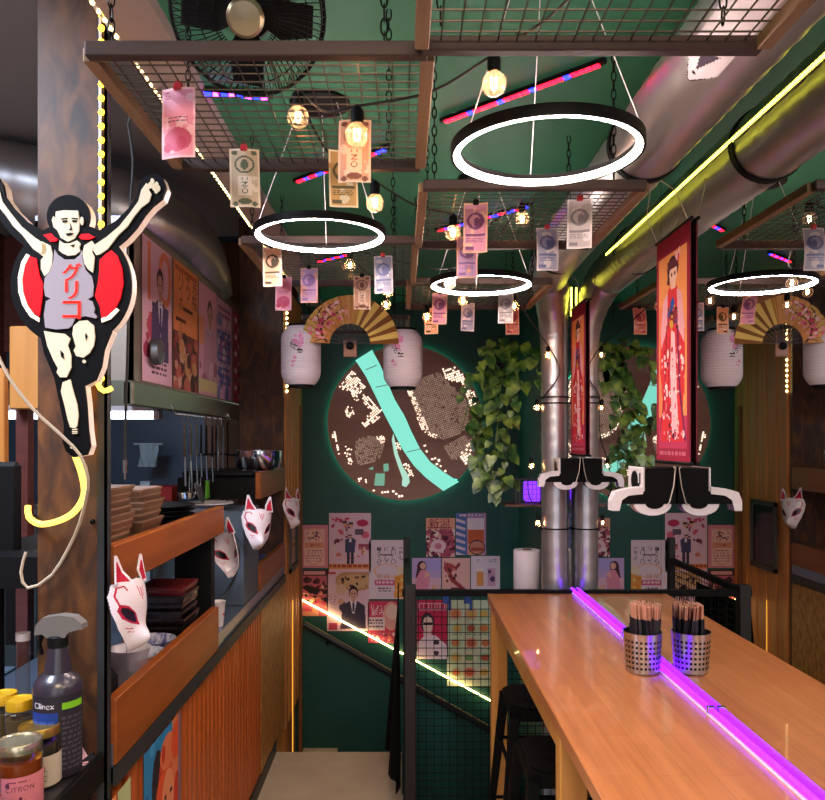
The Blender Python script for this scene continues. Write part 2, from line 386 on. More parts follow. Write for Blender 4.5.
s_ = MB()
for i in range(8): x0 = XL-.02-.085*(i+1); s_.bb((x0, YB-.03, 1.0), (x0+.08, YB-.005, 3.25), bev=.004)
struct('trim_2', s_, wood('brown_panel', '#6e4322', '#4c2b14', (30, 30, 2), .5))
struct('trim_4', MB().bb((-2.9, YB-.03, 2.45), (-2.2, YB-.002, 3.29)), mat('russet_boarding'))
struct('baseboard_left', MB().bb((XL, .9, 0), (XL+.012, 4.4, .07)), TRIM)
struct('trim_3', MB().bb((XL-.002, YB-.13, -1.2), (XL+.022, YB-.10, 2.05)), wood('copper_edge_strip', '#8f5a30', '#6c3d1a', (30, 30, 2)))
# stairs going down behind the landing
for i in range(7):
    x0 = -.72+i*.24; struct('stair_step', MB().bb((x0, 4.42, -.62-i*.17), (x0+.25, YB, -.45-i*.17)), CONC)
# mirror panels on the wall beside the bar table
for i, (y0, y1) in enumerate(((-1.6, 2.492), (2.495, 3.95))):
    o = put('mirror', MB().bb((XM, y0, .95), (XM+.010, y1, ZC-.002)), MIR)
    tag(o, ['tall wall mirror panel above the near part of the bar table', 'tall wall mirror panel beside the round vertical duct'][i], 'mirror', 'mirror panels along the bar table')
# ------------------------------------------------------------------ the pillar with its rust-stained face
p = thing('pillar', 'rust-stained brown pillar carrying the glowing runner sign', 'pillar', (-.82, 1.905, 0)); p['kind'] = 'structure'
put('board', MB().bb((-.905, 1.888, 0), (XL-.012, 1.925, 3.28)), RUST, p)
put('steel_edge', MB().bb((XL-.016, 1.88, 0), (XL+.001, 1.90, 2.85)).bb((XL-.006, 1.88, 0), (XL+.001, 1.925, 2.85)), TRIM, p)
bo = MB()
for z in (1.60, 1.02, .7): bo.ball((XL-.03, 1.886, z), .007, 8)
put('bolt', bo, BLK, p)

# ------------------------------------------------------------------ serving counter and its shelves
Y0 = 1.93
c = thing('serving_counter', 'long serving counter clad in copper-brown corrugated sheet', 'counter', (-.95, 3.3, 0))
cl = MB(); pts = []                                                      # corrugated front
N = 420; y0, y1 = Y0, 4.745
for i in range(N+1):
    y = y0+(y1-y0)*i/N; t = (y/.062) % 1; h = min(1, max(0, (abs(t-.5)*2-.3)/.3)); pts.append((XL-.012+.014*h, y))
cl.add([(x, y, 0.0) for x, y in pts]+[(x, y, .95) for x, y in pts], [(i, i+1, i+N+2, i+N+1) for i in range(N)], False)
put('corrugated_front', cl, CLAD, c)
put('carcass', MB().bb((-1.25, Y0, 0), (XL-.02, 4.745, .93)), DGREY, c)
put('edge_strip', MB().bb((XL-.02, Y0, .925), (XL+.014, 4.745, .972)), TRIM, c)
put('worktop', MB().bb((-1.3, Y0, .93), (XL+.004, 4.745, 1.03)), mat('zinc_worktop', '#7d8fa8', .3, .7), c)
def board(name, y0, y1, z0, z1, label):
    o = put(name, MB().bb((XL-.018, y0, z0), (XL+.012, y1, z1), bev=.003), BAND); return tag(o, label, 'board', 'oiled boards edging the counter')
board('edge_board', 1.93, 3.01, .975, 1.145, 'long oiled wooden board edging the lower opening with bowls and trays')
board('edge_board', 3.90, 4.74, 1.03, 1.165, 'short oiled wooden board below the far pair of fox masks')
def shelf(y0, y1, z0, z1, label, sx=.42):
    t = thing('shelf', label, 'shelf', (XL-.2, (y0+y1)/2, z0), 'wooden shelves over the counter')
    put('front_board', MB().bb((XL-.02, y0, z0), (XL+.010, y1, z1), bev=.003), BAND, t)
    put('shelf_panel', MB().bb((XL-sx, y0, z0), (XL-.021, y1, z1-.03)), BLKP, t); return t
shelf(1.93, 3.11, 1.425, 1.535, 'near wooden shelf carrying stacked trays and black plates')
shelf(3.92, 4.74, 1.50, 1.64, 'far wooden shelf beside the steel pan')
def post(y0, y1, x0, x1, z0, z1, m, label):
    return tag(put('upright_post', MB().bb((x0, y0, z0), (x1, y1, z1), bev=.004), m), label, 'post', 'uprights on the counter')
post(3.02, 3.08, -.905, XL-.02, 1.03, 1.425, BLKP, 'black upright post under the end of the near shelf')
post(3.55, 3.92, -.92, XL-.0, 1.03, 1.47, SLATE, 'slate grey upright post with fox mask in front')
post(4.75, 4.785, -1.02, XL-.004, .0, 3.2, RUST, 'rust-stained jamb between the counter opening and the cedar lining')
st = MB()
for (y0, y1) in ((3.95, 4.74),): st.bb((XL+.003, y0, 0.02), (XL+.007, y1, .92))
tag(put('rust_panel', st, mat('amber_lit_strand_board', '#9c5e24', .5, var=('#cc8c42', (38, 38, 16), 5, .14), bump=(30, .1))), 'strand-board panel coloured as lit amber on the counter front below the far board', 'panel')  # amber LED light put into the board colour; no strip lights it

# ------------------------------------------------------------------ bar table against the mirror
t = thing('bar_table', 'long butcher-block bar table against the mirror', 'table', (.63, 2.3, 0))
put('tabletop', MB().bb((.414, .6, 1.018), (XM-.002, 3.685, 1.06), bev=.004), TABLE, t)
for (x, y) in ((.42, 3.56), (.42, 2.02), (.77, 3.56), (.77, 2.02)):
    put('leg', MB().bb((x, y, 0), (x+.075, y+.06, 1.018), bev=.004), PINE, t)
put('apron', MB().bb((.44, 2.05, .93), (.46, 3.58, 1.018)), PINE, t)
s = thing('light_strip', 'violet light strip along the table and mirror joint', 'light strip', (XM-.01, 2.2, 1.06))
put('diffuser', MB().tube([(XM-.014, .7, 1.072), (XM-.014, 3.74, 1.072)], .009, 10), PURP, s)
put('channel', MB().bb((XM-.026, .7, 1.0605), (XM-.003, 3.72, 1.0635)), WHITE, s)
for y in (1.35, 2.05, 2.85): put('clip', MB().bb((XM-.025, y, 1.063), (XM-.003, y+.012, 1.083), bev=.002), CHROME, s)
def stool(loc, label, rz=0.):
    r = thing('bar_stool', label, 'stool', loc, 'black metal stools under the bar table', rz)
    def rr(h, q=.04): return [(sx*(h-(q if i else 0)), sy*(h-(0 if i else q))) for sx, sy, o in ((1, 1, 0), (-1, 1, 1), (-1, -1, 0), (1, -1, 1)) for i in ((0, 1) if not o else (1, 0))]
    b = MB(); A = rr(.15); B = rr(.158)
    b.prism(A, lambda x, y: Vector((x, y, .755)), lambda x, y: Vector((x, y, .748))).prism(B, lambda x, y: Vector((x, y, .748)), lambda x, y: Vector((x, y, .705)))
    b.prism(rr(.09), lambda x, y: Vector((x, y, .757)), lambda x, y: Vector((x, y, .754)))
    put('seat', b, BLK, r, local=True)
    for sx in (-1, 1):
        for sy in (-1, 1):
            put('leg', MB().tube([(sx*.145, sy*.145, .72), (sx*.215, sy*.215, .0)], [.026, .016], 4, smooth=False), BLK, r, local=True)
    q = MB()
    for z, k in ((.25, .19), (.52, .163)):
        pt = [(k, k, z), (-k, k, z), (-k, -k, z), (k, -k, z)]
        for i in range(4): q.tube([pt[i], pt[(i+1) % 4]], .008, 6)
    put('foot_rail', q, BLK, r, local=True); return r
st0 = stool((.585, 3.12, 0), 'black metal bar stool under the far end of the table')
dup(st0, (.56, 2.55, 0), 'black metal bar stool nearer the camera under the table')

# ------------------------------------------------------------------ galvanised duct: along the ceiling, then down beside the mirror
def smooth_path(ctrl, step=.02):
    out = []
    for i in range(len(ctrl)-1):
        p0, p1, p2, p3 = [np.array(ctrl[max(0, min(len(ctrl)-1, k))], float) for k in (i-1, i, i+1, i+2)]
        n = max(2, int(np.linalg.norm((p2-p1)[:3])/step))
        for k in range(n):
            u = k/n; out.append(.5*((2*p1)+(-p0+p2)*u+(2*p0-5*p1+4*p2-p3)*u*u+(-p0+3*p1-3*p2+p3)*u**3))
    out.append(np.array(ctrl[-1], float)); return out
d = thing('vent_duct', 'galvanised spiral vent duct running under the ceiling and down the mirror', 'duct', (.72, 3.0, 0))
pa = smooth_path([(.68, -1.2, 2.627, .1), (.68, 0, 2.627, .1), (.68, 2, 2.627, .1), (.69, 3.45, 2.615, .098), (.73, 3.72, 2.55, .088), (.766, 3.84, 2.38, .073), (.774, 3.85, 2.1, .067), (.775, 3.85, 1.2, .067), (.775, 3.85, 0, .067)], .0185)
put('pipe', MB().tube([q[:3] for q in pa], [q[3]+(.0020 if i % 4 == 0 else 0) for i, q in enumerate(pa)], 32), DUCT, d)
def hoop(c, r, ax, m, name='clamp', w=.012):
    M = Vector((0, 0, 1)).rotation_difference(Vector(ax)).to_matrix()
    return put(name, MB().lathe([(r, -w), (r+.006, -w), (r+.006, w), (r, w)], c, 32, M, cap=False), m, d)
for y in (2.12, 3.28): hoop((.68, y, 2.627), .101, (0, 1, 0), BLK)
for z in (2.02, 1.99): hoop((.774, 3.85, z), .069, (0, 0, 1), BLK, 'tie_band', .003)
hoop((.775, 3.85, 1.36), .069, (0, 0, 1), BLK, 'tie_band', .003)
cv = Cv(.62, .085, .003, '#ece4ec')
cv.poly([(.89, 0), (1, 0), (1, .5)], '#000000').poly([(.89, 1), (1, 1), (1, .5)], '#000000'); cv.k = ~(cv.pm([(.89, 0), (1.01, 0), (1.01, .5)]) | cv.pm([(.89, 1), (1.01, 1), (1.01, .5)]))
cv.poly([(.80, .22), (.93, .5), (.80, .78), (.83, .5)], '#4a3c50').ell(.95, .5, .008, .06, '#222222')
def onduct(U, V):
    a = math.radians(196)+(V)*.85; return .68+.1025*np.cos(a), .98+.62*U, 2.627+.1025*np.sin(a)
sheet('arrow_sticker', cv, onduct, PAPER, d, 'white arrow sticker')
ls = thing('light_strip', 'yellow light strip along the mirror side of the ceiling duct', 'light strip', (.785, 1.8, 2.64))
put('tape', MB().bb((.781, .2, 2.628), (.7845, 3.40, 2.642)), WHITE, ls)
di = MB()
for i in range(200): y = .25+i*.0158; di.bb((.7845, y, 2.6305), (.788, y+.009, 2.6395))
o = put('dot_pattern', di, LIME, ls)
o = tag(put('light_strip', MB().tube([(.838, 3.76, 2.56), (.838, 3.765, 2.42)], .004, 6), LIME), 'short yellow light strip down the joint of duct and mirror', 'light strip')
# ------------------------------------------------------------------ hanging wire trays
ZT = 2.463
def chain_mb(x, y, z0, z1):
    mb = MB(); n = int((z1-z0)/.024)
    for i in range(n):
        z = z0+(i+.5)*(z1-z0)/n; a = i % 2
        mb.tube([(x+(.006*math.cos(q) if a else 0), y+(0 if a else .006*math.cos(q)), z+.0155*math.sin(q)) for q in [2*PI*k/10 for k in range(10)]], .0017, 5, closed=True)
    return mb
def tray(x0, x1, y0, y1, label, z=ZT):
    t = thing('wire_tray', label, 'wire tray', ((x0+x1)/2, (y0+y1)/2, z), 'wire trays hanging under the ceiling')
    for y in (y0, y1): put('end_rail', MB().bb((x0, y-.011, z-.014), (x1, y+.011, z+.012), bev=.002), BEAMW, t)
    for x in (x0, x1): put('side_rail', MB().bb((x-.012, y0+.011, z-.014), (x+.012, y1-.011, z+.011), bev=.002), TANW, t)
    w = MB(); n = int((x1-x0)/.030); k = int((y1-y0)/.030)
    for i in range(1, n): x = x0+(x1-x0)*i/n; w.tube([(x, y0, z+.003), (x, y1, z+.003)], .0016, 4, smooth=False)
    for i in range(1, k): y = y0+(y1-y0)*i/k; w.tube([(x0, y, z+.006), (x1, y, z+.006)], .0016, 4, smooth=False)
    put('wire_mesh', w, WIRE, t)
    for x in (x0+.03, x1-.075):
        for y in (y0+.03, y1-.03): put('chain', chain_mb(x, y, z+.02, ZC), BLK, t)
    return t
tray(-.535, .044, 1.29, 1.826, 'hanging wire tray below the electric fan, nearest the runner sign')
tray(.033, .600, .74, 1.273, 'hanging wire tray closest to the camera, beside the duct sticker')
tray(.055, .632, 1.97, 2.57, 'hanging wire tray between the two ring lamps beside the duct')
tray(-.53, .045, 2.507, 3.19, 'hanging wire tray just behind the ring lamp over the aisle')
tray(.03, .62, 3.15, 3.76, 'hanging wire tray beyond the smallest-looking ring lamp, beside the vertical duct')
tray(-.53, .03, 4.06, 4.62, 'hanging wire tray above the golden paper fan')

# ------------------------------------------------------------------ ring lamps
def ring_lamp(x, y, z, label, tilt=0.):
    t = thing('ring_lamp', label, 'lamp', (x, y, z), 'ring lamps on thin wires')
    n = 72; R = .1925; cs = [(R, -.010), (R+.006, -.010), (R+.006, .012), (R-.013, .012), (R-.013, .001), (R-.003, .001)]
    def rev(cs, closed=True):
        mb = MB(); k = len(cs); vs = [(r*math.cos(2*PI*i/n), r*math.sin(2*PI*i/n), h) for i in range(n) for r, h in cs]
        mb.add(vs, [(i*k+j, ((i+1) % n)*k+j, ((i+1) % n)*k+(j+1) % k, i*k+(j+1) % k) for i in range(n) for j in range(k)], True); return mb
    put('housing', rev(cs), BLKP, t, local=True)
    put('diffuser', rev([(R-.0005, -.0095), (R-.011, -.0095), (R-.0125, -.007), (R-.0125, .0005), (R-.0005, .0005)]), RINGL, t, local=True)
    w = MB()
    for a in (PI/2, PI/2+2*PI/3, PI/2-2*PI/3):
        w.tube([(R*math.cos(a), R*math.sin(a), .012), (.06*math.cos(a), .06*math.sin(a), ZC-z-.03)], .0012, 5)
    put('suspension_wire', w, WHITE, t, local=True)
    put('canopy', MB().lathe([(.0, ZC-z-.032), (.085, ZC-z-.032), (.09, ZC-z-.028), (.09, ZC-z-.001)], n=32), BLKP, t, local=True)
    return t
r0 = ring_lamp(.300, 1.58, 2.405, 'ring lamp hanging near the duct, largest in the view')
def rl(x, y, z, lab):
    return dup(r0, (x, y, z), lab)
rl(-.247, 2.29, 2.424, 'ring lamp over the aisle, behind the tray with the electric fan')
rl(.306, 2.945, 2.41, 'ring lamp over the bar, furthest of the three in front of the vertical duct')

# ------------------------------------------------------------------ grow-light bars on the ceiling
def led_bar(a, b, label, cols, z=ZC-.02):
    a, b = Vector(a), Vector(b); dv = (b-a); n = max(6, int(dv.length/.022)); t = thing('led_bar', label, 'light bar', tuple((a+b)/2), 'coloured light bars on the ceiling')
    sd = dv.normalized().cross(Vector((0, 0, 1)))
    M = Matrix((dv.normalized(), sd, Vector((0, 0, 1)))).transposed()
    put('bar', MB().box((a+b)/2+Vector((0, 0, .008)), (dv.length+.03, .018, .012), M), BLKP, t)
    g = {}
    for i in range(n):
        k = cols[i % len(cols)]; g.setdefault(k, MB()).box(a+dv*((i+.5)/n), (dv.length/n*.78, .013, .006), M)
    for k, mb in g.items(): put({'r': 'red', 'b': 'blue', 'm': 'magenta'}[k]+'_dot_pattern', mb, {'r': REDL, 'b': BLUEL, 'm': MAGL}[k], t)
    return t
def cp(px, py, z=ZC-.02):
    d = (z-EYE)*FPX/(VY-py); return P(px, py, d)
led_bar(cp(445, 122), cp(600, 65), 'red and blue light bar above the large ring lamp', 'rrrrb')
led_bar(cp(297, 182), cp(385, 150), 'red and blue light bar seen through the tray with the electric fan', 'rrbrrbb')
led_bar(cp(438, 231), cp(528, 207), 'red and blue light bar over the middle tray beside the duct', 'rrbb')
led_bar(cp(318, 262), cp(352, 254), 'small red and blue light bar high above the golden fan', 'rrb')
led_bar(cp(196, 93), cp(268, 98), 'violet light bar above the tray with the electric fan', 'mb')

# ------------------------------------------------------------------ bulbs and their cables
def bulb(loc, label, k=1., up=(0, 0, 1), first=[None]):
    if first[0] is None:
        t = thing('light_bulb', label, 'bulb', loc, 'clear globe bulbs on the string lights')
        r = .0235
        prof = [(0, -r)]+[(r*math.sin(a), -r*math.cos(a)) for a in [PI*i/14 for i in range(1, 12)]]+[(.011, r*.98)]
        put('glass_globe', MB().lathe(prof, n=24, cap=False), BULBG, t, local=True)
        put('filament', MB().tube([(-.004, 0, .012), (-.0045, 0, -.006), (0, .003, -.010), (.0045, 0, -.006), (.004, 0, .012)], .0016, 6), FIL, t, local=True)
        put('socket', MB().lathe([(.0125, .020), (.013, .046), (.009, .052), (.004, .058)], n=16), BLKP, t, local=True)
        first[0] = t; return t
    c = dup(first[0], loc, label); c.scale = (k, k, k)
    return c
def cable(name, pts, label, r=.0028, m=CABLE, cat='cable'):
    return tag(put(name, MB().tube([q[:3] for q in smooth_path([tuple(p) for p in pts], .03)], r, 6), m), label, cat)
BU = [(494, 84, 1.42, 'globe bulb in front of the large ring lamp'), (357, 135, 1.47, 'globe bulb overlapping two banknotes under the near tray'),
      (298, 117, 1.62, 'globe bulb under the near tray beside the dark canopy'), (375, 203, 1.95, 'globe bulb hanging just past the near tray'),
      (453, 233, 2.25, 'globe bulb at the corner of the middle tray'), (522, 219, 2.45, 'globe bulb glowing under the middle tray by the duct'),
      (450, 283, 2.95, 'globe bulb inside the outline of the furthest ring lamp'), (350, 265, 3.0, 'globe bulb above the folded paper fan'),
      (388, 292, 3.3, 'upper globe bulb at the tip of the paper fan'), (386, 305, 3.5, 'lower globe bulb at the tip of the paper fan'),
      (427, 317, 3.62, 'globe bulb beside the hanging notes past the furthest ring lamp'), (463, 301, 3.5, 'dim globe bulb behind the furthest ring lamp'),
      (514, 306, 3.5, 'globe bulb by the orange note near the vertical duct')]
for px, py, d_, lab in BU: bulb(P(px, py, d_), lab)
up = lambda px, py, d_: P(px, py, d_)+Vector((0, 0, .056))
cable('light_cable', [P(600, -40, 1.15), P(555, 12, 1.3), up(494, 84, 1.42), P(430, 92, 1.46), up(357, 135, 1.47), P(325, 112, 1.55), up(298, 117, 1.62), P(330, 155, 1.78), up(375, 203, 1.95), P(415, 205, 2.1), up(453, 233, 2.25), P(485, 225, 2.35), up(522, 219, 2.45)], 'black bulb cable looping from the near trays to the middle tray')
cable('light_cable', [up(522, 219, 2.45), P(490, 245, 2.7), up(450, 283, 2.95), P(400, 262, 3.0), up(350, 265, 3.0), P(370, 275, 3.15), up(388, 292, 3.3), up(386, 305, 3.5), P(405, 296, 3.6), up(427, 317, 3.62), up(463, 301, 3.5), up(514, 306, 3.5)], 'black bulb cable strung below the far trays')
BD = [(537, 408, 3.86, 'small globe bulb beside the duct, level with the plant'), (531, 466, 3.86, 'small globe bulb over the violet wire basket'), (538, 523, 3.84, 'small globe bulb just above the white paper roll'), (548, 355, 3.74, 'small globe bulb against the face of the vertical duct')]
for px, py, d_, lab in BD: bulb(P(px, py, d_), lab, .8)
cable('light_cable', [P(514, 306, 3.5)+Vector((0, 0, .05)), P(530, 320, 3.6), P(548, 346, 3.74), P(560, 372, 3.76), P(545, 395, 3.8), P(540, 404, 3.86), P(538, 440, 3.86), P(531, 460, 3.86), P(528, 490, 3.86), P(538, 517, 3.84), P(545, 540, 3.84)], 'black bulb cable winding down the vertical duct')

# ------------------------------------------------------------------ banknotes clipped to the trays
def note(kind):
    pal = {'pink': ('#e28a9c', '#b8405e', '#f0b4bc'), 'green': ('#c9b69a', '#5c6650', '#e6d6c0'), 'brown': ('#c89a80', '#7c4c3c', '#e4c4ac'), 'yellow': ('#d8a868', '#6e6440', '#f0dcb4'),
           'violet': ('#c09ac0', '#8c68a0', '#f0b49c'), 'rose': ('#d890a4', '#7c4470', '#f0b898'), 'blue': ('#b0b0c8', '#727aa8', '#e6dce0'), 'grey': ('#c0b4b4', '#857c84', '#e2d8d4'),
           'orange': ('#e0a888', '#50402c', '#f2d2bc'), 'red': ('#e08878', '#b04848', '#f4b8a0')}[kind]
    c = Cv(.066, .132, .0022, pal[2]); c.rect(.06, .03, .94, .97, pal[0])
    c.blot([pal[2], pal[0]], 10, (.1, .1, .9, .9), (.08, .2))
    if kind == 'pink':
        c.txt('10', .2, .09, .17, pal[1], rot=-PI/2).ell(.5, .74, .40, .17, '#c0506a').ell(.62, .78, .15, .09, pal[1]).ell(.2, .85, .13, .07, pal[1]).rows(.2, .42, .8, .52, 4, '#6c4a62')
    elif kind in ('green', 'brown'):
        c.ell(.5, .27, .34, .15, pal[1]).ell(.5, .27, .27, .12, pal[0]).ell(.5, .27, .13, .09, pal[1]).rect(.26, .47, .74, .80, pal[2]).txt('ONE', .5, .63, .2, pal[1], rot=PI/2)
        for v in (.05, .92): c.ell(.18, v+.02, .1, .04, pal[1]).ell(.82, v+.02, .1, .04, pal[1])
        c.ell(.5, .9, .22, .05, pal[1])
    else:
        c.ell(.5, .36, .36, .17, pal[1]).ell(.46, .35, .22, .12, pal[0]).ell(.55, .38, .13, .1, pal[1]).rect(.1, .62, .9, .66, pal[1]).rows(.15, .70, .85, .8, 3, pal[1]).rect(.1, .86, .42, .93, pal[1])
    return c
BK = [(178, 88, 'pink', 'red', 0), (244, 149, 'green', 'red', 0), (355, 120, 'brown', 'black', .1), (343, 150, 'yellow', 'black', 0), (476, 203, 'rose', 'black', .1), (467, 237, 'violet', 'black', 0),
      (547, 228, 'blue', 'red', .1), (580, 199, 'grey', 'red', 0), (272, 247, 'orange', 'black', 0), (309, 268, 'violet', 'black', 0), (362, 276, 'brown', 'black', 0), (383, 256, 'blue', 'red', 0),
      (284, 277, 'pink', 'black', 0), (431, 307, 'orange', 'black', 0), (468, 303, 'blue', 'black', 0), (440, 293, 'rose', 'black', .2), (506, 293, 'grey', 'black', 0), (512, 308, 'red', 'black', .1)]
NL = ['pink banknote on the tray nearest the runner sign', 'grey-green ONE banknote hung by a red clip off the near tray', 'brown ONE banknote behind the bulb under the near tray', 'yellow banknote half covered by the brown ONE note',
      'rose banknote curling under the middle tray', 'violet banknote hanging below the rose one, over a ring lamp', 'bluish banknote on the duct side of the middle tray, beside the vertical duct', 'grey banknote with red clip at the outer corner of the middle tray',
      'orange banknote over the white lantern beside the cedar lining', 'violet banknote above the paper fan, over the lantern', 'brown banknote overlapping the golden half of the paper fan', 'blue banknote behind the aisle ring lamp with red clip',
      'small pink banknote half behind the orange one', 'orange banknote with a bulb in front, beyond the furthest ring lamp', 'blue banknote centred below the furthest ring lamp', 'rose banknote partly behind the furthest ring lamp', 'grey banknote half hidden behind the red one',
      'red banknote near the hanging plant']
CL = {'red': mat('red_clip', '#b3202c', .4), 'black': BLKP}
for i, (px, py, kd, cl, bend) in enumerate(BK):
    ov = 0 if i != 3 else .0
    d_ = (ZT-.012-EYE)*FPX/(VY-py)
    if i == 3: d_ = 1.74
    if i in (15, 16): d_ = min(d_, 3.4)
    q = P(px, py, d_); t = thing('banknote', NL[i], 'banknote', (q.x, q.y, ZT-.14), 'banknotes clipped to the trays', 0)
    ph = random.random()*6; amp = .004+bend*.08; yaw = random.uniform(-.25, .25); wv = random.uniform(.5, 1.)
    def fn(U, V):
        x = (U-.5)*.066; y = amp*np.sin(V*3.2*wv+ph)-amp*np.sin(ph)+.003*np.sin(U*5+ph)
        return q.x+x*math.cos(yaw)-y*math.sin(yaw)+V*.004*math.sin(ph), q.y+x*math.sin(yaw)+y*math.cos(yaw), q.z-V*.132
    sheet('paper', note(kd), fn, PAPER, t)
    put('clip', MB().box((q.x, q.y, q.z+.002), (.016, .012, .014), bev=.002).tube([(q.x-.005, q.y, q.z+.008), (q.x, q.y, q.z+.016), (q.x+.005, q.y, q.z+.008)], .001, 4), CL[cl], t)

# ------------------------------------------------------------------ electric fan on the ceiling
fc = P(248, 14, 1.50); fn_ = Vector((.05, -.80, -.60)).normalized()
fx = fn_.cross(Vector((0, 0, 1))).normalized(); fy = fx.cross(fn_)*-1
Mf = Matrix((fx, fy.cross(fx).cross(fx)*-1 if False else fn_.cross(fx), fn_)).transposed()
t = thing('electric_fan', 'caged electric fan with a steel hub above the near tray', 'fan', tuple(fc))
R = .150; g = MB()
for r, z in ((R, 0), (R*.97, .02), (R*.8, .034), (R*.6, .041), (R*.42, .044)):
    g.tube([fc+Mf @ Vector((r*math.cos(2*PI*i/40), r*math.sin(2*PI*i/40), z)) for i in range(40)], .0014 if r < R else .004, 5, closed=True)
for i in range(72):
    a = 2*PI*i/72; g.tube([fc+Mf @ Vector((r*math.cos(a+.25*(R-r)/R), r*math.sin(a+.25*(R-r)/R), z)) for r, z in ((R*.36, .044), (R*.6, .041), (R*.8, .034), (R*.97, .02), (R, 0), (R*.93, -.03))], .0011, 4)
put('cage', g, BLK, t)
put('hub_disc', MB().lathe([(0, .058), (.030, .056), (.036, .050), (.036, .040)], fc, 28, Mf), mat('aged_brass_steel', '#a89c80', .35, .8), t)
bl = MB()
for k in range(4):
    a0 = k*PI/2; poly = [(.02, -.014), (.06, -.045), (.125, -.04), (.13, .02), (.06, .03), (.02, .014)]
    ro = lambda x, y: (x*math.cos(a0)-y*math.sin(a0), x*math.sin(a0)+y*math.cos(a0))
    bl.prism(poly, lambda x, y: fc+Mf @ Vector((*ro(x, y), y*.3+.008)), lambda x, y: fc+Mf @ Vector((*ro(x, y), y*.3+.011)))
put('blade', bl, BLKP, t)
put('motor', MB().lathe([(.02, -.085), (.045, -.08), (.05, -.03), (.045, -.004), (.01, .0)], fc, 24, Mf), BLKP, t)
put('bracket', MB().tube([fc+Mf @ Vector((0, 0, -.06)), (fc.x, fc.y+.06, ZC-.002)], .012, 10).box((fc.x, fc.y+.06, ZC-.006), (.07, .07, .010), bev=.003), BLKP, t)

# ------------------------------------------------------------------ paper lanterns and folding fan
def lantern(px, py0, py1, d_, label, k):
    a = P(px, py0, d_); b = P(px, py1, d_); h = a.z-b.z; R = .104
    t = thing('paper_lantern', label, 'lantern', (a.x, d_, b.z), 'paper lanterns by the golden fan')
    c = Cv(2*PI*R, h, .004, '#e9dfe6')
    u0 = .70+k*.03                                                # the side facing the camera is u = .75
    c.blot(['#e58fc0', '#eaa6cc', '#f0c2d8'], 16, (u0+.015, .14, u0+.085, .36), (.008, .022)).blot(['#e58fc0'], 6, (u0-.02, .55, u0+.03, .72), (.006, .014))
    for i, ch in enumerate('桜の屋'): c.txt(ch, u0+.005+.028*i, .34+.055*i, .046, '#201a22')
    c.blot(['#e9a0c8'], 5, (u0+.02, .05, u0+.07, .12), (.004, .009))
    def fn(U, V):
        e = np.abs(2*V-1); r = R*(1-.32*np.clip((e-.55)/.45, 0, 1)**2)+.0016*np.sin(V*2*PI*20); th = 2*PI*U
        return a.x+r*np.cos(th), d_+r*np.sin(th), a.z-V*h
    sheet('shade', c, fn, PAPER, t)
    put('cap', MB().lathe([(.068, a.z-.004), (.07, a.z+.012), (.06, a.z+.014)], (a.x, d_, 0), 28), BLKP, t)
    put('foot_ring', MB().lathe([(.055, b.z-.016), (.066, b.z-.014), (.068, b.z+.006), (.04, b.z+.008)], (a.x, d_, 0), 28), BLKP, t)
    put('hanging_cord', MB().tube([(a.x, d_, a.z+.012), (a.x, d_, ZC)], .002, 5), CABLE, t); return t
lantern(301, 327, 385, 4.01, 'white paper lantern beside the cedar lining and LED string', 0)
lantern(403, 331, 387, 4.03, 'white paper lantern in front of the round map disc', -1)
t = thing('folding_fan', 'large golden folding paper fan painted with plum blossom', 'fan', P(350, 345, 3.94))
pv = P(350, 346, 3.93); R1, R0 = .252, .105
c = Cv(.70, R1-R0, .0035, '#d9a648')
ns = 24
for i in range(ns):
    u = i/ns; c.rect(u, 0, u+1/ns+.01, 1, ['#d9a648', '#c08a30'][i % 2] if i < 14 else ['#f0d070', '#8a5620'][i % 2])
c.rect(0, .0, .56, 1, '#dca05c'); c.rect(.05, 0, .3, .4, '#d9ac5c'); c.rect(0, .7, .35, 1, '#d58c4c')
for i in range(14): c.rect(i/24, 0, i/24+.006, 1, '#b8782c')
c.line([(.02, .9), (.12, .6), (.2, .5), (.3, .25), (.42, .2)], .018, '#3a1c18').line([(.16, .55), (.22, .2), (.28, .1)], .010, '#3a1c18').line([(.2, .5), (.34, .55), (.44, .45)], .010, '#3a1c18').line([(.05, .8), (.02, .5)], .008, '#3a1c18')
c.blot(['#e46a80', '#f0a0a8', '#f4c4c0', '#c8405c'], 60, (.06, .1, .46, .8), (.008, .018))
def ff(U, V):
    a = math.radians(178)-U*math.radians(178); r = R1-(R1-R0)*V; z = np.abs(((U*ns) % 2)-1)*.010*(r/R1)
    return pv.x+r*np.cos(a), pv.y-z, pv.z+.01+r*np.sin(a)
sheet('paper_leaf', c, ff, PAPER, t, smooth=False)
rb = MB()
for i in range(13):
    a = math.radians(175-i*170/12); rb.tube([(pv.x+.0*math.cos(a), pv.y+.004, pv.z+.01), (pv.x+.13*math.cos(a), pv.y+.004, pv.z+.01+.13*math.sin(a))], .0028, 4)
put('rib', rb, mat('dark_bamboo', '#3a2018', .5), t)
put('pivot', MB().ball((pv.x, pv.y-.006, pv.z), .020, 14, (1, .5, 1)), BLK, t)
put('stand', MB().bb((pv.x-.034, pv.y+.006, pv.z-.055), (pv.x+.034, pv.y+.022, pv.z+.03), bev=.003), wood('light_stand_wood', '#b88468', '#966248'), t)
put('hanging_wire', MB().tube([(pv.x, pv.y+.02, pv.z+.03), (pv.x, pv.y+.03, ZC)], .0016, 5), CABLE, t)
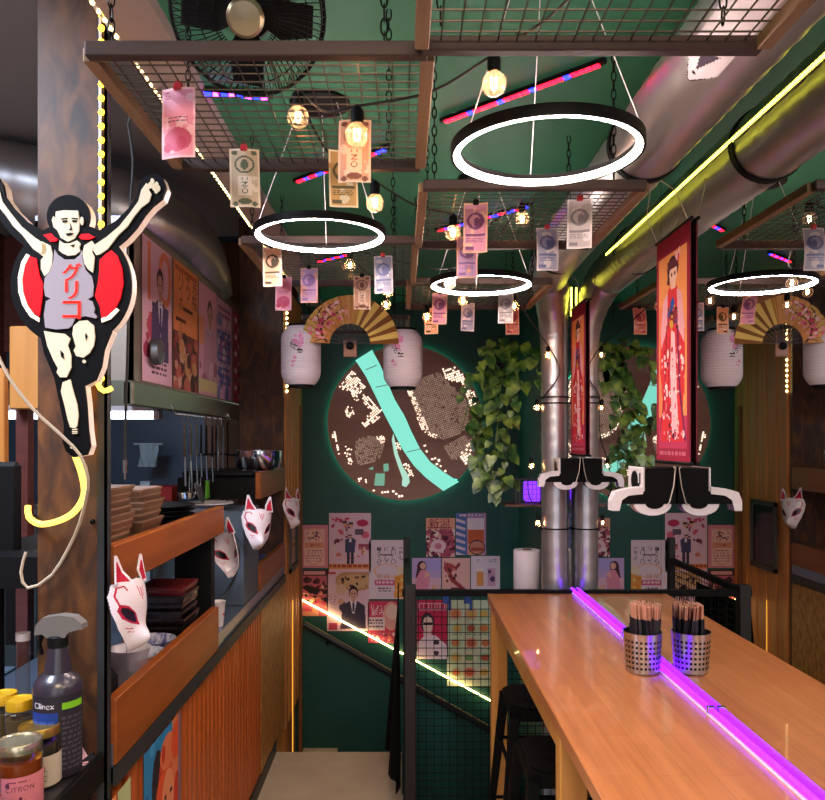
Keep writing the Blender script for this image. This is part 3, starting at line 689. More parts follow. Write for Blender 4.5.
# LED strings on the edge of the cedar lining and along the ceiling beam
def led_string(a, b, n, label, m, r=.0055, w=.012):
    a, b = Vector(a), Vector(b); t = thing('led_string', label, 'light string', tuple((a+b)/2), 'LED strings')
    put('tape', MB().tube([a, b], .004, 4), WHITE, t); k = MB()
    for i in range(n): k.ball(a+(b-a)*((i+.5)/n)+Vector((r*.5, -r*.5, -r*.3)), r, 6)
    put('dot_pattern', k, m, t); return t
led_string((XL+.008, 4.795, 2.79), (XL+.008, 4.795, 2.10), 21, 'short vertical LED string at the edge of the cedar lining', WARMW, .009)
led_string((-.70, .9, ZC-.03), (-.70, 4.7, ZC-.03), 105, 'long LED string along the grey ceiling beam', WARMW, .0065)
led_string((XL-.006, 1.874, 2.87), (XL-.006, 1.874, 1.94), 27, 'amber LED string down the edge of the rusty pillar', YEL, .0085)
# ------------------------------------------------------------------ round map disc with the lit river
cx, cz, R = 0.022, 1.932, .564; YD = YB-.045
def D(px, py): q = P(px, py, YD); return (q.x, q.z)
Z4 = lambda x, y: D(320+x/4.706, 340+y/4.706)
t = thing('map_disc', 'round wooden city map disc with a teal lit river across it', 'wall art', (cx, YD, cz-R))
rl_ = [(165, 95), (215, 170), (262, 265), (300, 345), (345, 430), (385, 510), (440, 590), (500, 650), (580, 712)]
rr_ = [(245, 45), (285, 120), (320, 205), (352, 280), (400, 360), (430, 430), (470, 510), (520, 575), (580, 620), (655, 668)]
L_ = [Z4(*p) for p in rl_]; R_ = [Z4(*p) for p in rr_]
def arc(a, b, ccw):
    a0 = math.atan2(a[1]-cz, a[0]-cx); a1 = math.atan2(b[1]-cz, b[0]-cx)
    if ccw and a1 < a0: a1 += 2*PI
    if not ccw and a1 > a0: a1 -= 2*PI
    return [(cx+R*math.cos(a0+(a1-a0)*i/60), cz+R*math.sin(a0+(a1-a0)*i/60)) for i in range(61)]
pl = arc(L_[0], L_[-1], True)+L_[-2:0:-1]                                      # west bank
pr = arc(R_[-1], R_[0], True)+R_[1:-1]
WOODD = mat('map_plywood', '#b8897a', .6, var=('#a07466', (2, 2, 20), 5, .3))
pf = lambda y: (lambda x, z: Vector((x, y, z)))
def inpoly(p, q):
    c = False
    for i in range(len(q)):
        (x0, y0), (x1, y1) = q[i], q[i-1]
        if (y0 > p[1]) != (y1 > p[1]) and p[0] < (x1-x0)*(p[1]-y0)/(y1-y0)+x0: c = not c
    return c
put('bank_plate', MB().prism(pl, pf(YD), pf(YD+.012)), WOODD, t)
put('bank_plate', MB().prism(pr, pf(YD), pf(YD+.012)), WOODD, t)
def resample(q, n):
    q = np.array(q); s_ = np.r_[0, np.cumsum(np.hypot(*np.diff(q, axis=0).T))]; u = np.linspace(0, s_[-1], n); return [(a, b) for a, b in zip(np.interp(u, s_, q[:, 0]), np.interp(u, s_, q[:, 1]))]
rv = MB(); La, Ra = resample(L_, 30), resample(R_, 30)
for i in range(29): rv.prism([La[i], La[i+1], Ra[i+1], Ra[i]], pf(YD+.016), pf(YD+.022))
river = put('river_panel', rv, TEAL, t)
put('halo_light', MB().tube([(cx+(R-.006)*math.cos(a), YB-.014, cz+(R-.006)*math.sin(a)) for a in [2*PI*i/48 for i in range(48)]], .006, 6, closed=True), NEON('teal_led', '#3ce0b4', 7.0), t)
br = MB()
for (a, b) in (((215, 140), (268, 118)), ((262, 222), (322, 210)), ((408, 528), (474, 512))):
    p0, p1 = Z4(*a), Z4(*b); br.tube([(p0[0], YD+.004, p0[1]), (p1[0], YD+.004, p1[1])], .0035, 4)
put('bridge', br, WOODD, river)
creek = [Z4(*p) for p in [(345, 440), (352, 470), (368, 540), (392, 600), (418, 640), (422, 670), (405, 692), (385, 685), (388, 650), (370, 600), (350, 540), (338, 470)]]
put('creek_panel', MB().prism(creek, pf(YD-.003), pf(YD-.001)), NEON('creek_acrylic', '#b8ecd4', .9), t)
sq = MB()
for q in ([(262, 628), (305, 628), (303, 685), (255, 685)], [(298, 585), (322, 580), (324, 615), (300, 620)], [(228, 606), (252, 596), (248, 612)]): sq.prism([Z4(*p) for p in q], pf(YD-.003), pf(YD-.001))
put('pond_panel', sq, NEON('pond_acrylic', '#8ed4b4', .6), t)
lit, dim = MB(), MB()
def blocks(mb, poly, cell, rot, fillp, jit=.15, th=.003):
    q = [Z4(*p) for p in poly]; xs = [p[0] for p in q]; zs = [p[1] for p in q]; mx, mz = sum(xs)/len(xs), sum(zs)/len(zs); h = max(max(xs)-min(xs), max(zs)-min(zs))
    n = int(h/cell)+1; c_, s_ = math.cos(rot), math.sin(rot)
    for i in range(-n, n):
        for j in range(-n, n):
            u, v = i*cell, j*cell; p = (mx+u*c_-v*s_, mz+u*s_+v*c_)
            if not inpoly(p, q) or random.random() > fillp or (p[0]-cx)**2+(p[1]-cz)**2 > (R-.02)**2: continue
            a, b = cell*random.uniform(.25, .42), cell*random.uniform(.2, .42)
            mb.prism([(p[0]+x*c_-y*s_, p[1]+x*s_+y*c_) for x, y in ((-a, -b), (a, -b), (a, b), (-a, b))], pf(YD-th), pf(YD-.0005))
blocks(lit, [(150, 140), (215, 225), (175, 260), (90, 225)], .014, .9, .8)
blocks(lit, [(205, 250), (290, 330), (280, 370), (215, 410), (200, 390), (240, 330), (200, 290)], .015, .7, .75)
blocks(lit, [(110, 320), (150, 310), (165, 350), (130, 370)], .012, .3, .6); blocks(lit, [(140, 240), (180, 240), (180, 285), (155, 285)], .012, .4, .5)
blocks(lit, [(55, 430), (75, 430), (100, 540), (85, 540)], .016, .2, .8); blocks(lit, [(110, 500), (150, 500), (150, 590), (125, 580)], .013, .5, .4)
blocks(lit, [(260, 455), (305, 450), (310, 480), (280, 490)], .011, .4, .7)
blocks(dim, [(170, 470), (240, 450), (310, 480), (280, 560), (190, 600), (160, 540)], .013, .25, .85)
blocks(lit, [(240, 705), (420, 715), (425, 740), (350, 735)], .02, .1, .5); blocks(lit, [(390, 580), (420, 575), (440, 640), (410, 640)], .014, .4, .7); blocks(lit, [(175, 635), (235, 660), (230, 680), (180, 665)], .016, .2, .6)
blocks(lit, [(570, 140), (650, 120), (745, 260), (740, 330), (700, 300), (660, 200), (600, 190)], .0165, .35, .8)
blocks(dim, [(430, 200), (560, 150), (700, 300), (700, 420), (580, 470), (500, 430), (430, 300)], .0145, .35, .95)
blocks(lit, [(400, 225), (440, 240), (520, 430), (570, 460), (520, 460), (480, 420)], .013, .4, .6)
blocks(dim, [(580, 500), (680, 450), (720, 470), (680, 560), (620, 560)], .0145, .5, .95); blocks(lit, [(660, 540), (745, 430), (750, 445), (690, 590)], .02, .6, .8)
blocks(lit, [(470, 470), (500, 500), (560, 560), (610, 625), (590, 625), (520, 560)], .022, .3, .5); blocks(lit, [(350, 480), (375, 480), (380, 520), (365, 520)], .012, .2, .6)
put('lit_cutout_pattern', lit, CUT, t); put('dim_cutout_pattern', dim, mat('dim_backlit_cutouts', '#d8bca6', .6, emit='#ffdcc4', es=.22), t)  # dim blocks glow faintly in place of backlight through small cutouts

# ------------------------------------------------------------------ posters on the back wall
def poster(px0, py0, px1, py1, label, draw, bg='#eec6d4', tilt=0):  # pink cast of the ceiling LEDs is painted into the sheet colours
    a, b = P(px0, py0, YB-.003), P(px1, py1, YB-.003)
    c = Cv(b.x-a.x, a.z-b.z, .0042, bg); draw(c)
    vx = Vector((b.x-a.x, 0, 0)); vz = Vector((tilt, 0, b.z-a.z))
    return tag(sheet('poster', c, flat(a, vx, vz), PAPER), label, 'poster', 'posters on the green back wall')
def dA(c):
    c.rect(0, 0, 1, 1, '#e08a9c').rect(.17, .10, .88, .95, '#f0c0b8').ell(.5, .5, .36, .44, '#e8a090').ell(.5, .5, .33, .40, '#f2c8ba').rect(.2, .40, .82, .54, '#e89878').blot(['#7a4c58', '#c86a6a'], 22, (.3, .16, .72, .36), (.02, .05)).rows(.25, .58, .78, .88, 5, '#c07a80').txt('一番搾り', .5, .47, .11, '#a83a48')
def dB(c):
    c.rect(0, 0, 1, 1, '#eec4d8').ell(.8, .17, .14, .06, '#c42c58').ell(.86, .37, .1, .06, '#e06a80').blot(['#e2607a', '#d04068', '#7a3050'], 26, (.05, .06, .5, .5), (.02, .05)).rect(.62, .27, .82, .37, '#6a5468').rect(.7, .52, 1, .62, '#b04a70').blot(['#f0d0c0', '#e08070'], 14, (.1, .6, .9, .8), (.03, .06)).ell(.37, .18, .06, .045, '#e0a890').ell(.52, .2, .06, .045, '#e0a890').rect(.31, .14, .43, .17, '#4a2838').rect(.46, .16, .58, .19, '#4a2838')
    c.rect(.0, .86, .98, .95, '#ee9a58').rows(.02, .87, .96, .94, 1, '#b04a38', .8)
    c.ell(.5, .40, .045, .036, '#e0b09c').rect(.455, .365, .545, .39, '#3a2430').poly([(.38, .45), (.48, .42), (.56, .42), (.64, .46), (.61, .67), (.39, .67)], '#4a4468').rect(.43, .66, .5, .86, '#38324e').rect(.52, .66, .59, .86, '#38324e').rect(.48, .43, .53, .5, '#e8dcec')
def dC(c):
    c.rect(0, 0, 1, 1, '#c46272').rect(0, .0, 1, .12, '#4a2430').rect(.2, .02, .9, .10, '#e0a0a0').blot(['#3a2028', '#5c3038', '#2c181e'], 30, (.2, .18, .95, .7), (.04, .11)).blot(['#e89a70', '#f0c0a0', '#d8405c'], 30, (0, .3, 1, .95), (.03, .08)).poly([(.1, .38), (.3, .32), (.7, .4), (.65, .55), (.4, .5)], '#2a161c').rect(0, .9, .7, 1, '#e8a080')
def dD(c):
    c.rect(0, 0, 1, 1, '#e6c0d2').ell(.7, .14, .5, .18, '#c89870').ell(.68, .16, .42, .12, '#d8ae84').blot(['#8a5a4a', '#4c3038'], 10, (.25, .05, .95, .28), (.03, .06)).ell(.33, .3, .13, .09, '#e2bca4').rect(0, 0, .2, .04, '#d04868').rect(.04, .86, .24, .98, '#c44460').rect(.3, .9, .45, .97, '#b06a80')
    c.col('だから', .08, .40, .07, '#6a3450').col('うまい', .19, .42, .07, '#6a3450')
    c.suit(.63, .36, .20, '#40364e', '#d8a498', '#2c1c26').poly([(.3, .55), (.42, .5), (.5, .66), (.4, .72), (.28, .62)], '#40364e').ell(.33, .5, .07, .05, '#d8a498')
def dE(c):
    c.rect(0, 0, 1, 1, '#ead2e0')
    for i, s in enumerate(('今年も', 'おいしい', 'ビールで', '語ろうぜ。')): c.col(s, .88-.2*i, .15, .125, '#30222e', 1.0)
    c.ell(.5, .52, .38, .12, '#f0b8a0', .7).poly([(.72, .62), (1, .56), (1, .98), (.70, .98)], '#f0a048').poly([(.8, .45), (1, .40), (1, .56), (.76, .6)], '#f0d8c0').blot(['#f4d088', '#e88830'], 12, (.74, .62, 1, .95), (.03, .06)).txt('乾杯', .40, .63, .18, '#c89078').rect(.16, .68, .72, .77, '#d85888').rows(.2, .70, .68, .76, 1, '#f0d0dc', .6).rows(.25, .81, .62, .9, 2, '#7a5468')
def dF(c):
    c.rect(0, 0, 1, 1, '#d83c62').ell(.78, .36, .28, .34, '#f0a89c').ell(.8, .26, .2, .18, '#f6d0c4').rect(.0, .38, .55, .70, '#f0d4dc').rows(.04, .44, .5, .66, 3, '#7a5468').txt('ちょい', .32, .14, .15, '#f8e6ea').txt('飲み', .34, .27, .22, '#f8e6ea').rect(0, .74, 1, 1, '#c0486a').blot(['#f0c0c0', '#7a2840', '#e88070'], 30, (0, .76, 1, .98), (.03, .06))
def dG(c):
    c.rect(0, 0, 1, 1, '#b45068').blot(['#e8b0a8', '#f0d8d0', '#7a2c44', '#d8707c', '#582838'], 110, (0, .2, 1, 1), (.03, .08)).ell(.42, .72, .26, .17, '#f0c8d4').ell(.42, .72, .12, .08, '#d87a90').rect(0, 0, 1, .28, '#e8a088').txt('新潟', .46, .14, .34, '#9c3044').rows(.05, .24, .9, .3, 1, '#7a2c44')
def dH(c):
    c.rect(0, 0, 1, 1, '#c88cb4').rect(0, .0, .36, 1, '#5470b0')
    for i in range(6): c.poly([(0, .12+i*.16), (.32, .2+i*.16), (.3, .26+i*.16), (0, .2+i*.16)], '#e0c4dc')
    c.poly([(.36, .12), (.95, .12), (.9, 1), (.42, 1)], '#e8a880').rect(.38, .12, .94, .40, '#f0d8e4').rect(.4, .40, .92, .72, '#d8623c').ell(.7, .82, .27, .18, '#3c2030').ell(.7, .82, .24, .155, '#d88a78').rect(.5, .82, .92, .9, '#b85040').rect(.1, .02, .9, .1, '#4a5aa0').rows(.12, .03, .88, .09, 1, '#e8c0d0', .8)
def dI(c):
    c.rect(0, 0, 1, 1, '#c8a8dc').rect(0, .6, 1, 1, '#e8b4cc').ell(.75, .2, .4, .2, '#b4a4e4').ell(.34, .24, .16, .15, '#4a2030').poly([(.2, .2), (.12, .6), (.3, .62), (.34, .3)], '#4a2030').ell(.38, .24, .10, .10, '#f0b4a8').poly([(.3, .36), (.5, .36), (.62, .6), (.56, 1), (.1, 1), (.16, .6)], '#e890ac').poly([(.48, .42), (.66, .5), (.42, .62)], '#f0b4a8').blot(['#e8c840', '#f0a080'], 6, (.65, .75, .95, .95), (.03, .05))
def dJ(c):
    c.rect(0, 0, 1, 1, '#f0b8b4').poly([(.08, .2), (.2, .12), (.42, .62), (.7, .82), (.9, .98), (.6, .9), (.3, .7)], '#a83a40').ell(.26, .3, .2, .14, '#b8484c').poly([(.4, .3), (.62, .12), (.66, .22), (.5, .38)], '#98343c').blot(['#5c2430', '#d87070'], 12, (.1, .12, .6, .7), (.02, .05)).rect(.3, .9, .8, .98, '#7a2c3c')
def dK(c):
    c.rect(0, 0, 1, 1, '#e8d4e4').txt('一年中、', .3, .14, .10, '#8c98b4').txt('厳選', .76, .14, .13, '#8c98b4').rect(.2, .36, .44, .88, '#e89858').rect(.2, .34, .44, .46, '#f4e0e4').line([(.44, .5), (.52, .55), (.52, .75), (.44, .8)], .03, '#e0b0a0').rect(.56, .36, .84, .88, '#d8a4c4').ell(.64, .46, .06, .05, '#5c3c6c').ell(.74, .68, .09, .08, '#5c3c6c').rows(.58, .52, .82, .62, 2, '#9c5c8c')
def dL(c):
    c.rect(0, 0, 1, 1, '#c82850').rect(.05, .05, 1, .17, '#e8a0b0').rows(.1, .07, .95, .16, 1, '#c03050', .8).poly([(0, 1), (.02, .72), (.3, .58), (.6, .6), (.95, .76), (1, 1)], '#f0d4e0').ell(.33, .38, .21, .17, '#3c2030').ell(.35, .42, .16, .15, '#f0c8c0').rect(.2, .38, .5, .42, '#3c2030').ell(.62, .72, .1, .04, '#4c3040').ell(.62, .9, .09, .04, '#4c3040').rect(.2, .53, .46, .6, '#f0c8c0')
def dM(c):
    c.rect(0, 0, 1, 1, '#d4dcc0')
    for r in range(5):
        for k in range(3):
            u, v = .2+.3*k+random.uniform(-.03, .03), .16+.17*r; c.ell(u, v, .14, .062, random.choice(['#b8d0a8', '#ecdcc0', '#e8a888', '#c8c898'])).ell(u, v, .09, .04, random.choice(['#d88050', '#8cb070', '#e0b060', '#c86048'])); c.rows(u-.12, v+.065, u+.12, v+.085, 1, '#8a8c6c')
PST = [(299, 525, 328, 568, 'pink beer crest poster beside the cedar corner, upper row', dA), (329, 513, 371, 572, 'tall poster of a small standing man in a blue suit', dB), (298, 570, 328, 616, 'dark red grilled-meat poster under the pink crest poster', dC),
       (327, 572, 369, 631, 'poster of a man in a dark suit raising a fist', dD), (369, 540, 405, 599, 'white poster with vertical brush lettering and a beer', dE), (368, 601, 398, 643, 'red poster with large white lettering and a drink, lowest of its cluster', dF),
       (426, 518, 455, 557, 'crowded crimson poster headed with two large characters', dG), (456, 513, 486, 555, 'blue-striped poster of a filled beer glass', dH), (412, 558, 441, 591, 'poster of a long-haired woman in pink under a lilac sky', dI),
       (442, 558, 470, 591, 'pale pink poster with a dark red lobster claw', dJ), (471, 556, 500, 590, 'white poster with a beer mug under faint grey lettering', dK), (417, 600, 448, 659, 'crimson poster of a man in white behind the wire railing', dL), (447, 600, 494, 686, 'pale green menu poster of many small dishes', dM)]
for a in PST: poster(*a)
rb_ = 0
for px in (447, 468):
    a = P(px, 598, YB-.012); tag(put('ribbon', MB().bb((a.x-.03, YB-.016, a.z-.04), (a.x+.015, YB-.006, a.z+.02)).bb((a.x+.01, YB-.016, a.z-.09), (a.x+.03, YB-.006, a.z-.01), bev=.002), mat('blue_ribbon', '#3a5ca8', .6)), ['blue ribbon knot over the crimson poster of the man', 'blue ribbon knot over the pale green menu poster'][rb_], 'ribbon', 'blue ribbons'); rb_ += 1

# stair lighting and handrail on the back wall
a, b = P(293, 595, YB-.02), P(497, 704, YB-.02)
dv = (b-a); e = a+dv*1.75
tag(put('light_strip', MB().tube([a, e], .006, 8), STAIRL), 'slanting warm light strip following the stairs on the back wall', 'light strip')
a, b = P(304, 624, YB-.07), P(495, 732, YB-.07)
tag(put('light_strip', MB().tube([(XL+.010, 5.06, -.45), (XL+.010, 5.06, .74)], .0035, 6), NEON('dim_amber_led', '#e09a34', 1.6)), 'upright dim amber light strip on the cedar lining by the stairs', 'light strip')
h = thing('handrail', 'dark stair handrail sloping under the light strip', 'handrail', tuple(a))
dv = b-a; put('rail', MB().tube([a, a+dv*1.7], .024, 12), mat('black_handrail', '#1a1c1c', .35), h)
for k in (.12, .8, 1.4): q = a+dv*k; put('bracket', MB().tube([q+Vector((0, 0, -.02)), q+Vector((0, .02, -.06)), q+Vector((0, .069, -.06))], .007, 6), BLK, h)

# ------------------------------------------------------------------ railing round the stair opening
r = thing('stair_railing', 'black wire-mesh railing around the stair opening', 'railing', (.4, 3.7, 0))
put('top_rail', MB().bb((.0, 3.69, 1.045), (XM, 3.72, 1.075)).bb((.012, 3.72, 1.045), (.042, 4.72, 1.075)), BLK, r)
DPOST = wood('charred_post', '#1c1411', '#0d0908', (30, 30, 2), .6)
for (x, y, w) in ((.012, 3.67, .055), (.008, 4.70, .04)):
    put('newel_post', MB().bb((x, y, 0 if y < 4.4 else -.6), (x+w, y+w, 1.10 if y < 4 else 1.2), bev=.003), DPOST, r)
m = MB()
for i in range(int(.78/.038)): x = .08+i*.038; m.tube([(x, 3.705, -.35), (x, 3.705, 1.05)], .0022, 4, smooth=False)
for i in range(int(1.4/.038)): z = -.35+i*.038; m.tube([(.06, 3.707, z), (XM-.01, 3.707, z)], .0022, 4, smooth=False)
for i in range(25): y = 3.75+i*.038; m.tube([(.027, y, .02), (.027, y, 1.05)], .0022, 4, smooth=False)
for i in range(27): z = .03+i*.038; m.tube([(.029, 3.72, z), (.029, 4.70, z)], .0022, 4, smooth=False)
put('wire_mesh', m, BLK, r)
cl = MB(); n = 18
top = [(-.02+.004*math.sin(i*1.3), 3.75+.07*i/1.8, .98) for i in range(n+1)]; bot = [(-.045+.035*math.sin(i*1.1), 3.60+.10*i/1.8, .12+.02*math.sin(i)) for i in range(n+1)]
rows = 14; vs = []
for k in range(rows+1):
    u = k/rows
    for i in range(n+1): a_, b_ = Vector(top[i]), Vector(bot[i]); q = a_.lerp(b_, u); q.x += .018*math.sin(i*1.7+u)*u; vs.append(q)
cl.add(vs, [(k*(n+1)+i, k*(n+1)+i+1, (k+1)*(n+1)+i+1, (k+1)*(n+1)+i) for k in range(rows) for i in range(n)], True)
tag(put('dark_coat', cl, mat('black_cloth', '#0a0a0b', .95, spec=.1)), 'black coat hung over the corner of the stair railing', 'coat')

# ------------------------------------------------------------------ banners and the black truck-shaped brackets on the mirror
def banner(y0, y1, label, first=None):
    if first: return dup(first, (first.location.x, (y0+y1)/2, first.location.z), label)
    z0, z1 = 1.735, 2.445; X = XM-.012
    t = thing('hanging_banner', label, 'banner', (X, (y0+y1)/2, z0), 'narrow kimono banners on the mirror')
    c = Cv(y1-y0, z1-z0, .003, '#a02c44')
    c.rect(.07, .085, .93, .94, '#ec9a5c').rect(.07, .80, .93, .94, '#c04060').rect(.07, .3, .2, .8, '#e88a58')
    rd, dk, pk = '#d83a40', '#a02030', '#e8b0b0'
    c.poly([(.30, .28), (.40, .235), (.62, .235), (.74, .28), (.86, .42), (.88, .60), (.80, .80), (.84, .91), (.16, .91), (.2, .7), (.12, .6), (.14, .42)], rd)
    c.poly([(.14, .42), (.22, .28), (.36, .25), (.34, .5), (.2, .64)], '#e8a8b4').poly([(.86, .42), (.78, .28), (.64, .25), (.68, .5), (.82, .66)], '#e8a8b4')
    c.poly([(.14, .5), (.36, .4), (.34, .62), (.18, .72)], rd).poly([(.66, .42), (.87, .5), (.86, .72), (.68, .62)], rd)
    c.poly([(.47, .42), (.58, .44), (.64, .7), (.7, .9), (.5, .88), (.44, .6)], '#eec0c4').line([(.33, .4), (.26, .7), (.12, .86)], .03, dk).line([(.66, .42), (.72, .68), (.88, .9)], .05, '#7a2850').line([(.42, .45), (.36, .8)], .02, dk)
    c.blot(['#f0c8cc', '#f4dcd8', '#e8868a'], 60, (.16, .5, .86, .9), (.012, .04)).blot(['#c02838', '#8a2048'], 26, (.2, .45, .8, .9), (.012, .03))
    c.rect(.36, .335, .66, .40, '#8a3038').blot(['#3a4a90', '#d8a040', '#4c2c34', '#c84050'], 22, (.36, .32, .66, .42), (.015, .04)).poly([(.43, .30), (.52, .28), (.58, .31), (.5, .34)], '#3858a8')
    c.ell(.52, .155, .17, .055, '#4c242c').poly([(.36, .15), (.35, .215), (.42, .225), (.42, .16)], '#4c242c').ell(.53, .18, .115, .048, '#f0c4b0').rect(.46, .215, .6, .245, '#f0c4b0').rect(.36, .12, .68, .155, '#5c2c34').ell(.48, .18, .022, .009, '#50242c').ell(.58, .18, .022, .009, '#50242c').blot(['#d84058', '#f0b0b0'], 8, (.58, .10, .72, .14), (.02, .04))
    c.blot(['#f0d4d8', '#5c1c30'], 8, (.35, .84, .6, .91), (.012, .03)).rows(.1, .955, .9, .985, 1, '#c46878')
    sheet('printed_cloth', c, flat((X, y1, z1), (0, y0-y1, 0), (0, 0, z0-z1)), CLOTH, t)
    put('backing', MB().bb((X+.001, y0, z0), (X+.004, y1, z1)), mat('banner_back', '#8a3040', .9), t)
    put('top_rod', MB().tube([(X+.002, y0-.012, z1+.003), (X+.002, y1+.012, z1+.003)], .006, 8), BLKP, t)
    put('bottom_rod', MB().tube([(X+.002, y0-.012, z0-.002), (X+.002, y1+.012, z0-.002)], .006, 8), BLKP, t)
    put('hanging_string', MB().tube([(X, y0+.01, z1), (X-.03, y0+.03, 2.54), (X-.06, y0+.1, 2.60)], .0015, 4).tube([(X, y1-.01, z1), (X-.04, y1-.02, 2.53), (X-.07, y0+.12, 2.60)], .0015, 4), CORD, t)
    return t
bn = banner(2.215, 2.50, 'near red kimono banner hanging beside the lower seam of the mirror, large in view')
banner(3.47, 3.78, 'far red kimono banner hanging against the vertical duct', bn)
def truck(y, label, first=None):
    if first: return dup(first, (first.location.x, y, first.location.z), label)
    X0, X1 = .708, XM-.003; z0, z1 = 1.605, 1.715; yf = 2.35
    t = thing('truck_shaped_box', label, 'wall box', (.78, yf, z0), 'black truck-shaped boxes under the banners')
    TB = mat('truck_black', '#060607', .8, spec=.15)
    put('body', MB().prism([(.752, z1), (X1, z1+.002), (X1, z0), (.680, z0), (.676, z0+.018), (.752, z0+.040)], lambda x, z: Vector((x, yf, z)), lambda x, z: Vector((x, yf+.15, z))), TB, t)
    ep = put('end_panel', MB().bb((.744, yf+.001, z0+.031), (.7515, yf+.15, z1+.003), bev=.002), WHITE, t)
    em = MB()
    em.prism([(.035*math.cos(a)+yf+.080, .03*math.sin(a)+1.675) for a in [2*PI*i/20 for i in range(20)]], lambda y, z: Vector((.7435, y, z)), lambda y, z: Vector((.7425, y, z))); em.bb((.7425, yf+.03, 1.65), (.7435, yf+.06, 1.668)).bb((.7425, yf+.02, 1.665), (.7435, yf+.03, 1.70))
    put('black_emblem', em, BLKP, ep)
    put('fender', MB().prism([(.745, z0+.053), (.70, z0+.048), (.660, z0+.037), (.649, z0+.010), (.649, z0-.021), (.672, z0-.021), (.680, z0+.012), (.70, z0+.026), (.745, z0+.031)], lambda x, z: Vector((x, yf-.002, z)), lambda x, z: Vector((x, yf+.045, z))), WHITE, t)
    ar = [(.058*math.cos(a), .036*math.sin(a)) for a in [PI+PI*i/16 for i in range(17)]]+[(.028*math.cos(a)+.006, .016*math.sin(a)-.0) for a in [2*PI-PI*i/16 for i in range(17)]]
    put('wheel_arch', MB().prism(ar, lambda x, z: Vector((x+.776, yf+.002, z+z0)), lambda x, z: Vector((x+.776, yf+.05, z+z0))), WHITE, t)
    put('tyre', MB().prism([(.028*math.cos(a), .016*math.sin(a)) for a in [2*PI*i/20 for i in range(20)]], lambda x, z: Vector((x+.782, yf+.001, z+z0+.001)), lambda x, z: Vector((x+.782, yf+.05, z+z0+.001))), TB, t)
    put('tie_string', MB().tube([(.845, yf-.004, z1+.004), (.838, yf-.006, 1.66), (.825, yf-.006, 1.61), (.815, yf-.005, z0-.005)], .0018, 5).ball((.842, yf-.003, z1+.004), .004, 8), CORD, t)
    return t
tk = truck(2.35, 'black truck-shaped box with white fender below the near banner')
truck(3.60, 'black truck-shaped box with white fender in front of the vertical duct', tk)

# ------------------------------------------------------------------ hanging plant, wire basket, paper roll
pp = P(506, 372, 4.1); t = thing('hanging_plant', 'trailing pothos with heart-shaped leaves hanging beside the vertical duct', 'plant', tuple(pp))
put('pot', MB().lathe([(.0, pp.z-.06), (.045, pp.z-.06), (.062, pp.z+.04), (.066, pp.z+.045), (.058, pp.z+.045), (.05, pp.z+.02), (.0, pp.z+.02)], (pp.x, pp.y, 0), 24), BLKP, t)
put('hanger', MB().tube([(pp.x-.06, pp.y, pp.z+.04), (pp.x, pp.y, 2.46), (pp.x+.06, pp.y, pp.z+.04)], .002, 5).tube([(pp.x, pp.y, 2.46), (pp.x, pp.y, ZC)], .002, 5), CABLE, t)
sm, lf = MB(), MB(); lc = []
def leaf(mb, p, dirv, up_, s):
    y = dirv.normalized(); x = y.cross(up_).normalized(); z = x.cross(y)
    ol = [(0, 0), (.22, -.10), (.44, -.02), (.50, .18), (.42, .46), (.24, .74), (0, 1.05)]
    vs = [p+(y*(v-.0)+z*(-.10*v*v))*s for v in (0, .3, .65, 1.05)]
    L2 = [p+(x*a+y*b+z*(.10*abs(a)-.10*b*b))*s for a, b in ol[1:6]]; R2 = [p+(x*-a+y*b+z*(.10*abs(a)-.10*b*b))*s for a, b in ol[1:6]]
    mb.add(vs+L2+R2, [(0, 4, 5, 6), (0, 6, 1), (1, 6, 7, 2), (2, 7, 8, 3), (0, 11, 10, 9)[:4], (0, 1, 11), (1, 2, 12, 11), (2, 3, 13, 12)], True)
vines = [[(506, 358, 4.1), (492, 352, 4.0), (478, 368, 3.95), (470, 395, 3.95), (462, 430, 3.98)], [(506, 358, 4.1), (500, 390, 4.0), (497, 430, 3.98), (492, 465, 4.0), (480, 492, 4.05)], [(506, 358, 4.1), (517, 372, 4.0), (516, 400, 4.0), (508, 430, 4.02), (505, 470, 4.05), (497, 500, 4.08)],
         [(506, 358, 4.1), (522, 348, 4.02), (534, 362, 3.98), (540, 385, 3.95)], [(506, 358, 4.15), (488, 372, 4.2), (482, 410, 4.2), (484, 450, 4.2), (500, 480, 4.2), (515, 485, 4.2)], [(506, 358, 4.1), (508, 345, 4.05), (497, 346, 4.05), (486, 350, 4.05)], [(506, 358, 4.1), (496, 400, 4.05), (480, 430, 4.05), (478, 470, 4.1), (500, 488, 4.1)]]
for vn in vines:
    pts = smooth_path([tuple(P(*q)) for q in vn], .012); sm.tube([q[:3] for q in pts], .0022, 5); acc = 0
    for i in range(2, len(pts)-1, 3):
        for _ in range(2 if random.random() < .35 else 1):
            q = Vector(pts[i]); a = random.uniform(0, 2*PI); out = Vector((math.cos(a), -.9+.5*math.sin(a), 0)).normalized()
            b_ = q+out*random.uniform(.02, .055)+Vector((0, 0, random.uniform(0, .03))); sm.tube([q, q.lerp(b_, .5)+Vector((0, 0, .012)), b_], .0014, 4)
            leaf(lf, b_, Vector((out.x*.6+random.uniform(-.2, .2), out.y*.35, -random.uniform(.5, 1.))), Vector((out.x*.4, -1, .35)), random.uniform(.036, .070))
put('stem', sm, mat('vine_stem', '#5c7a34', .5), t)
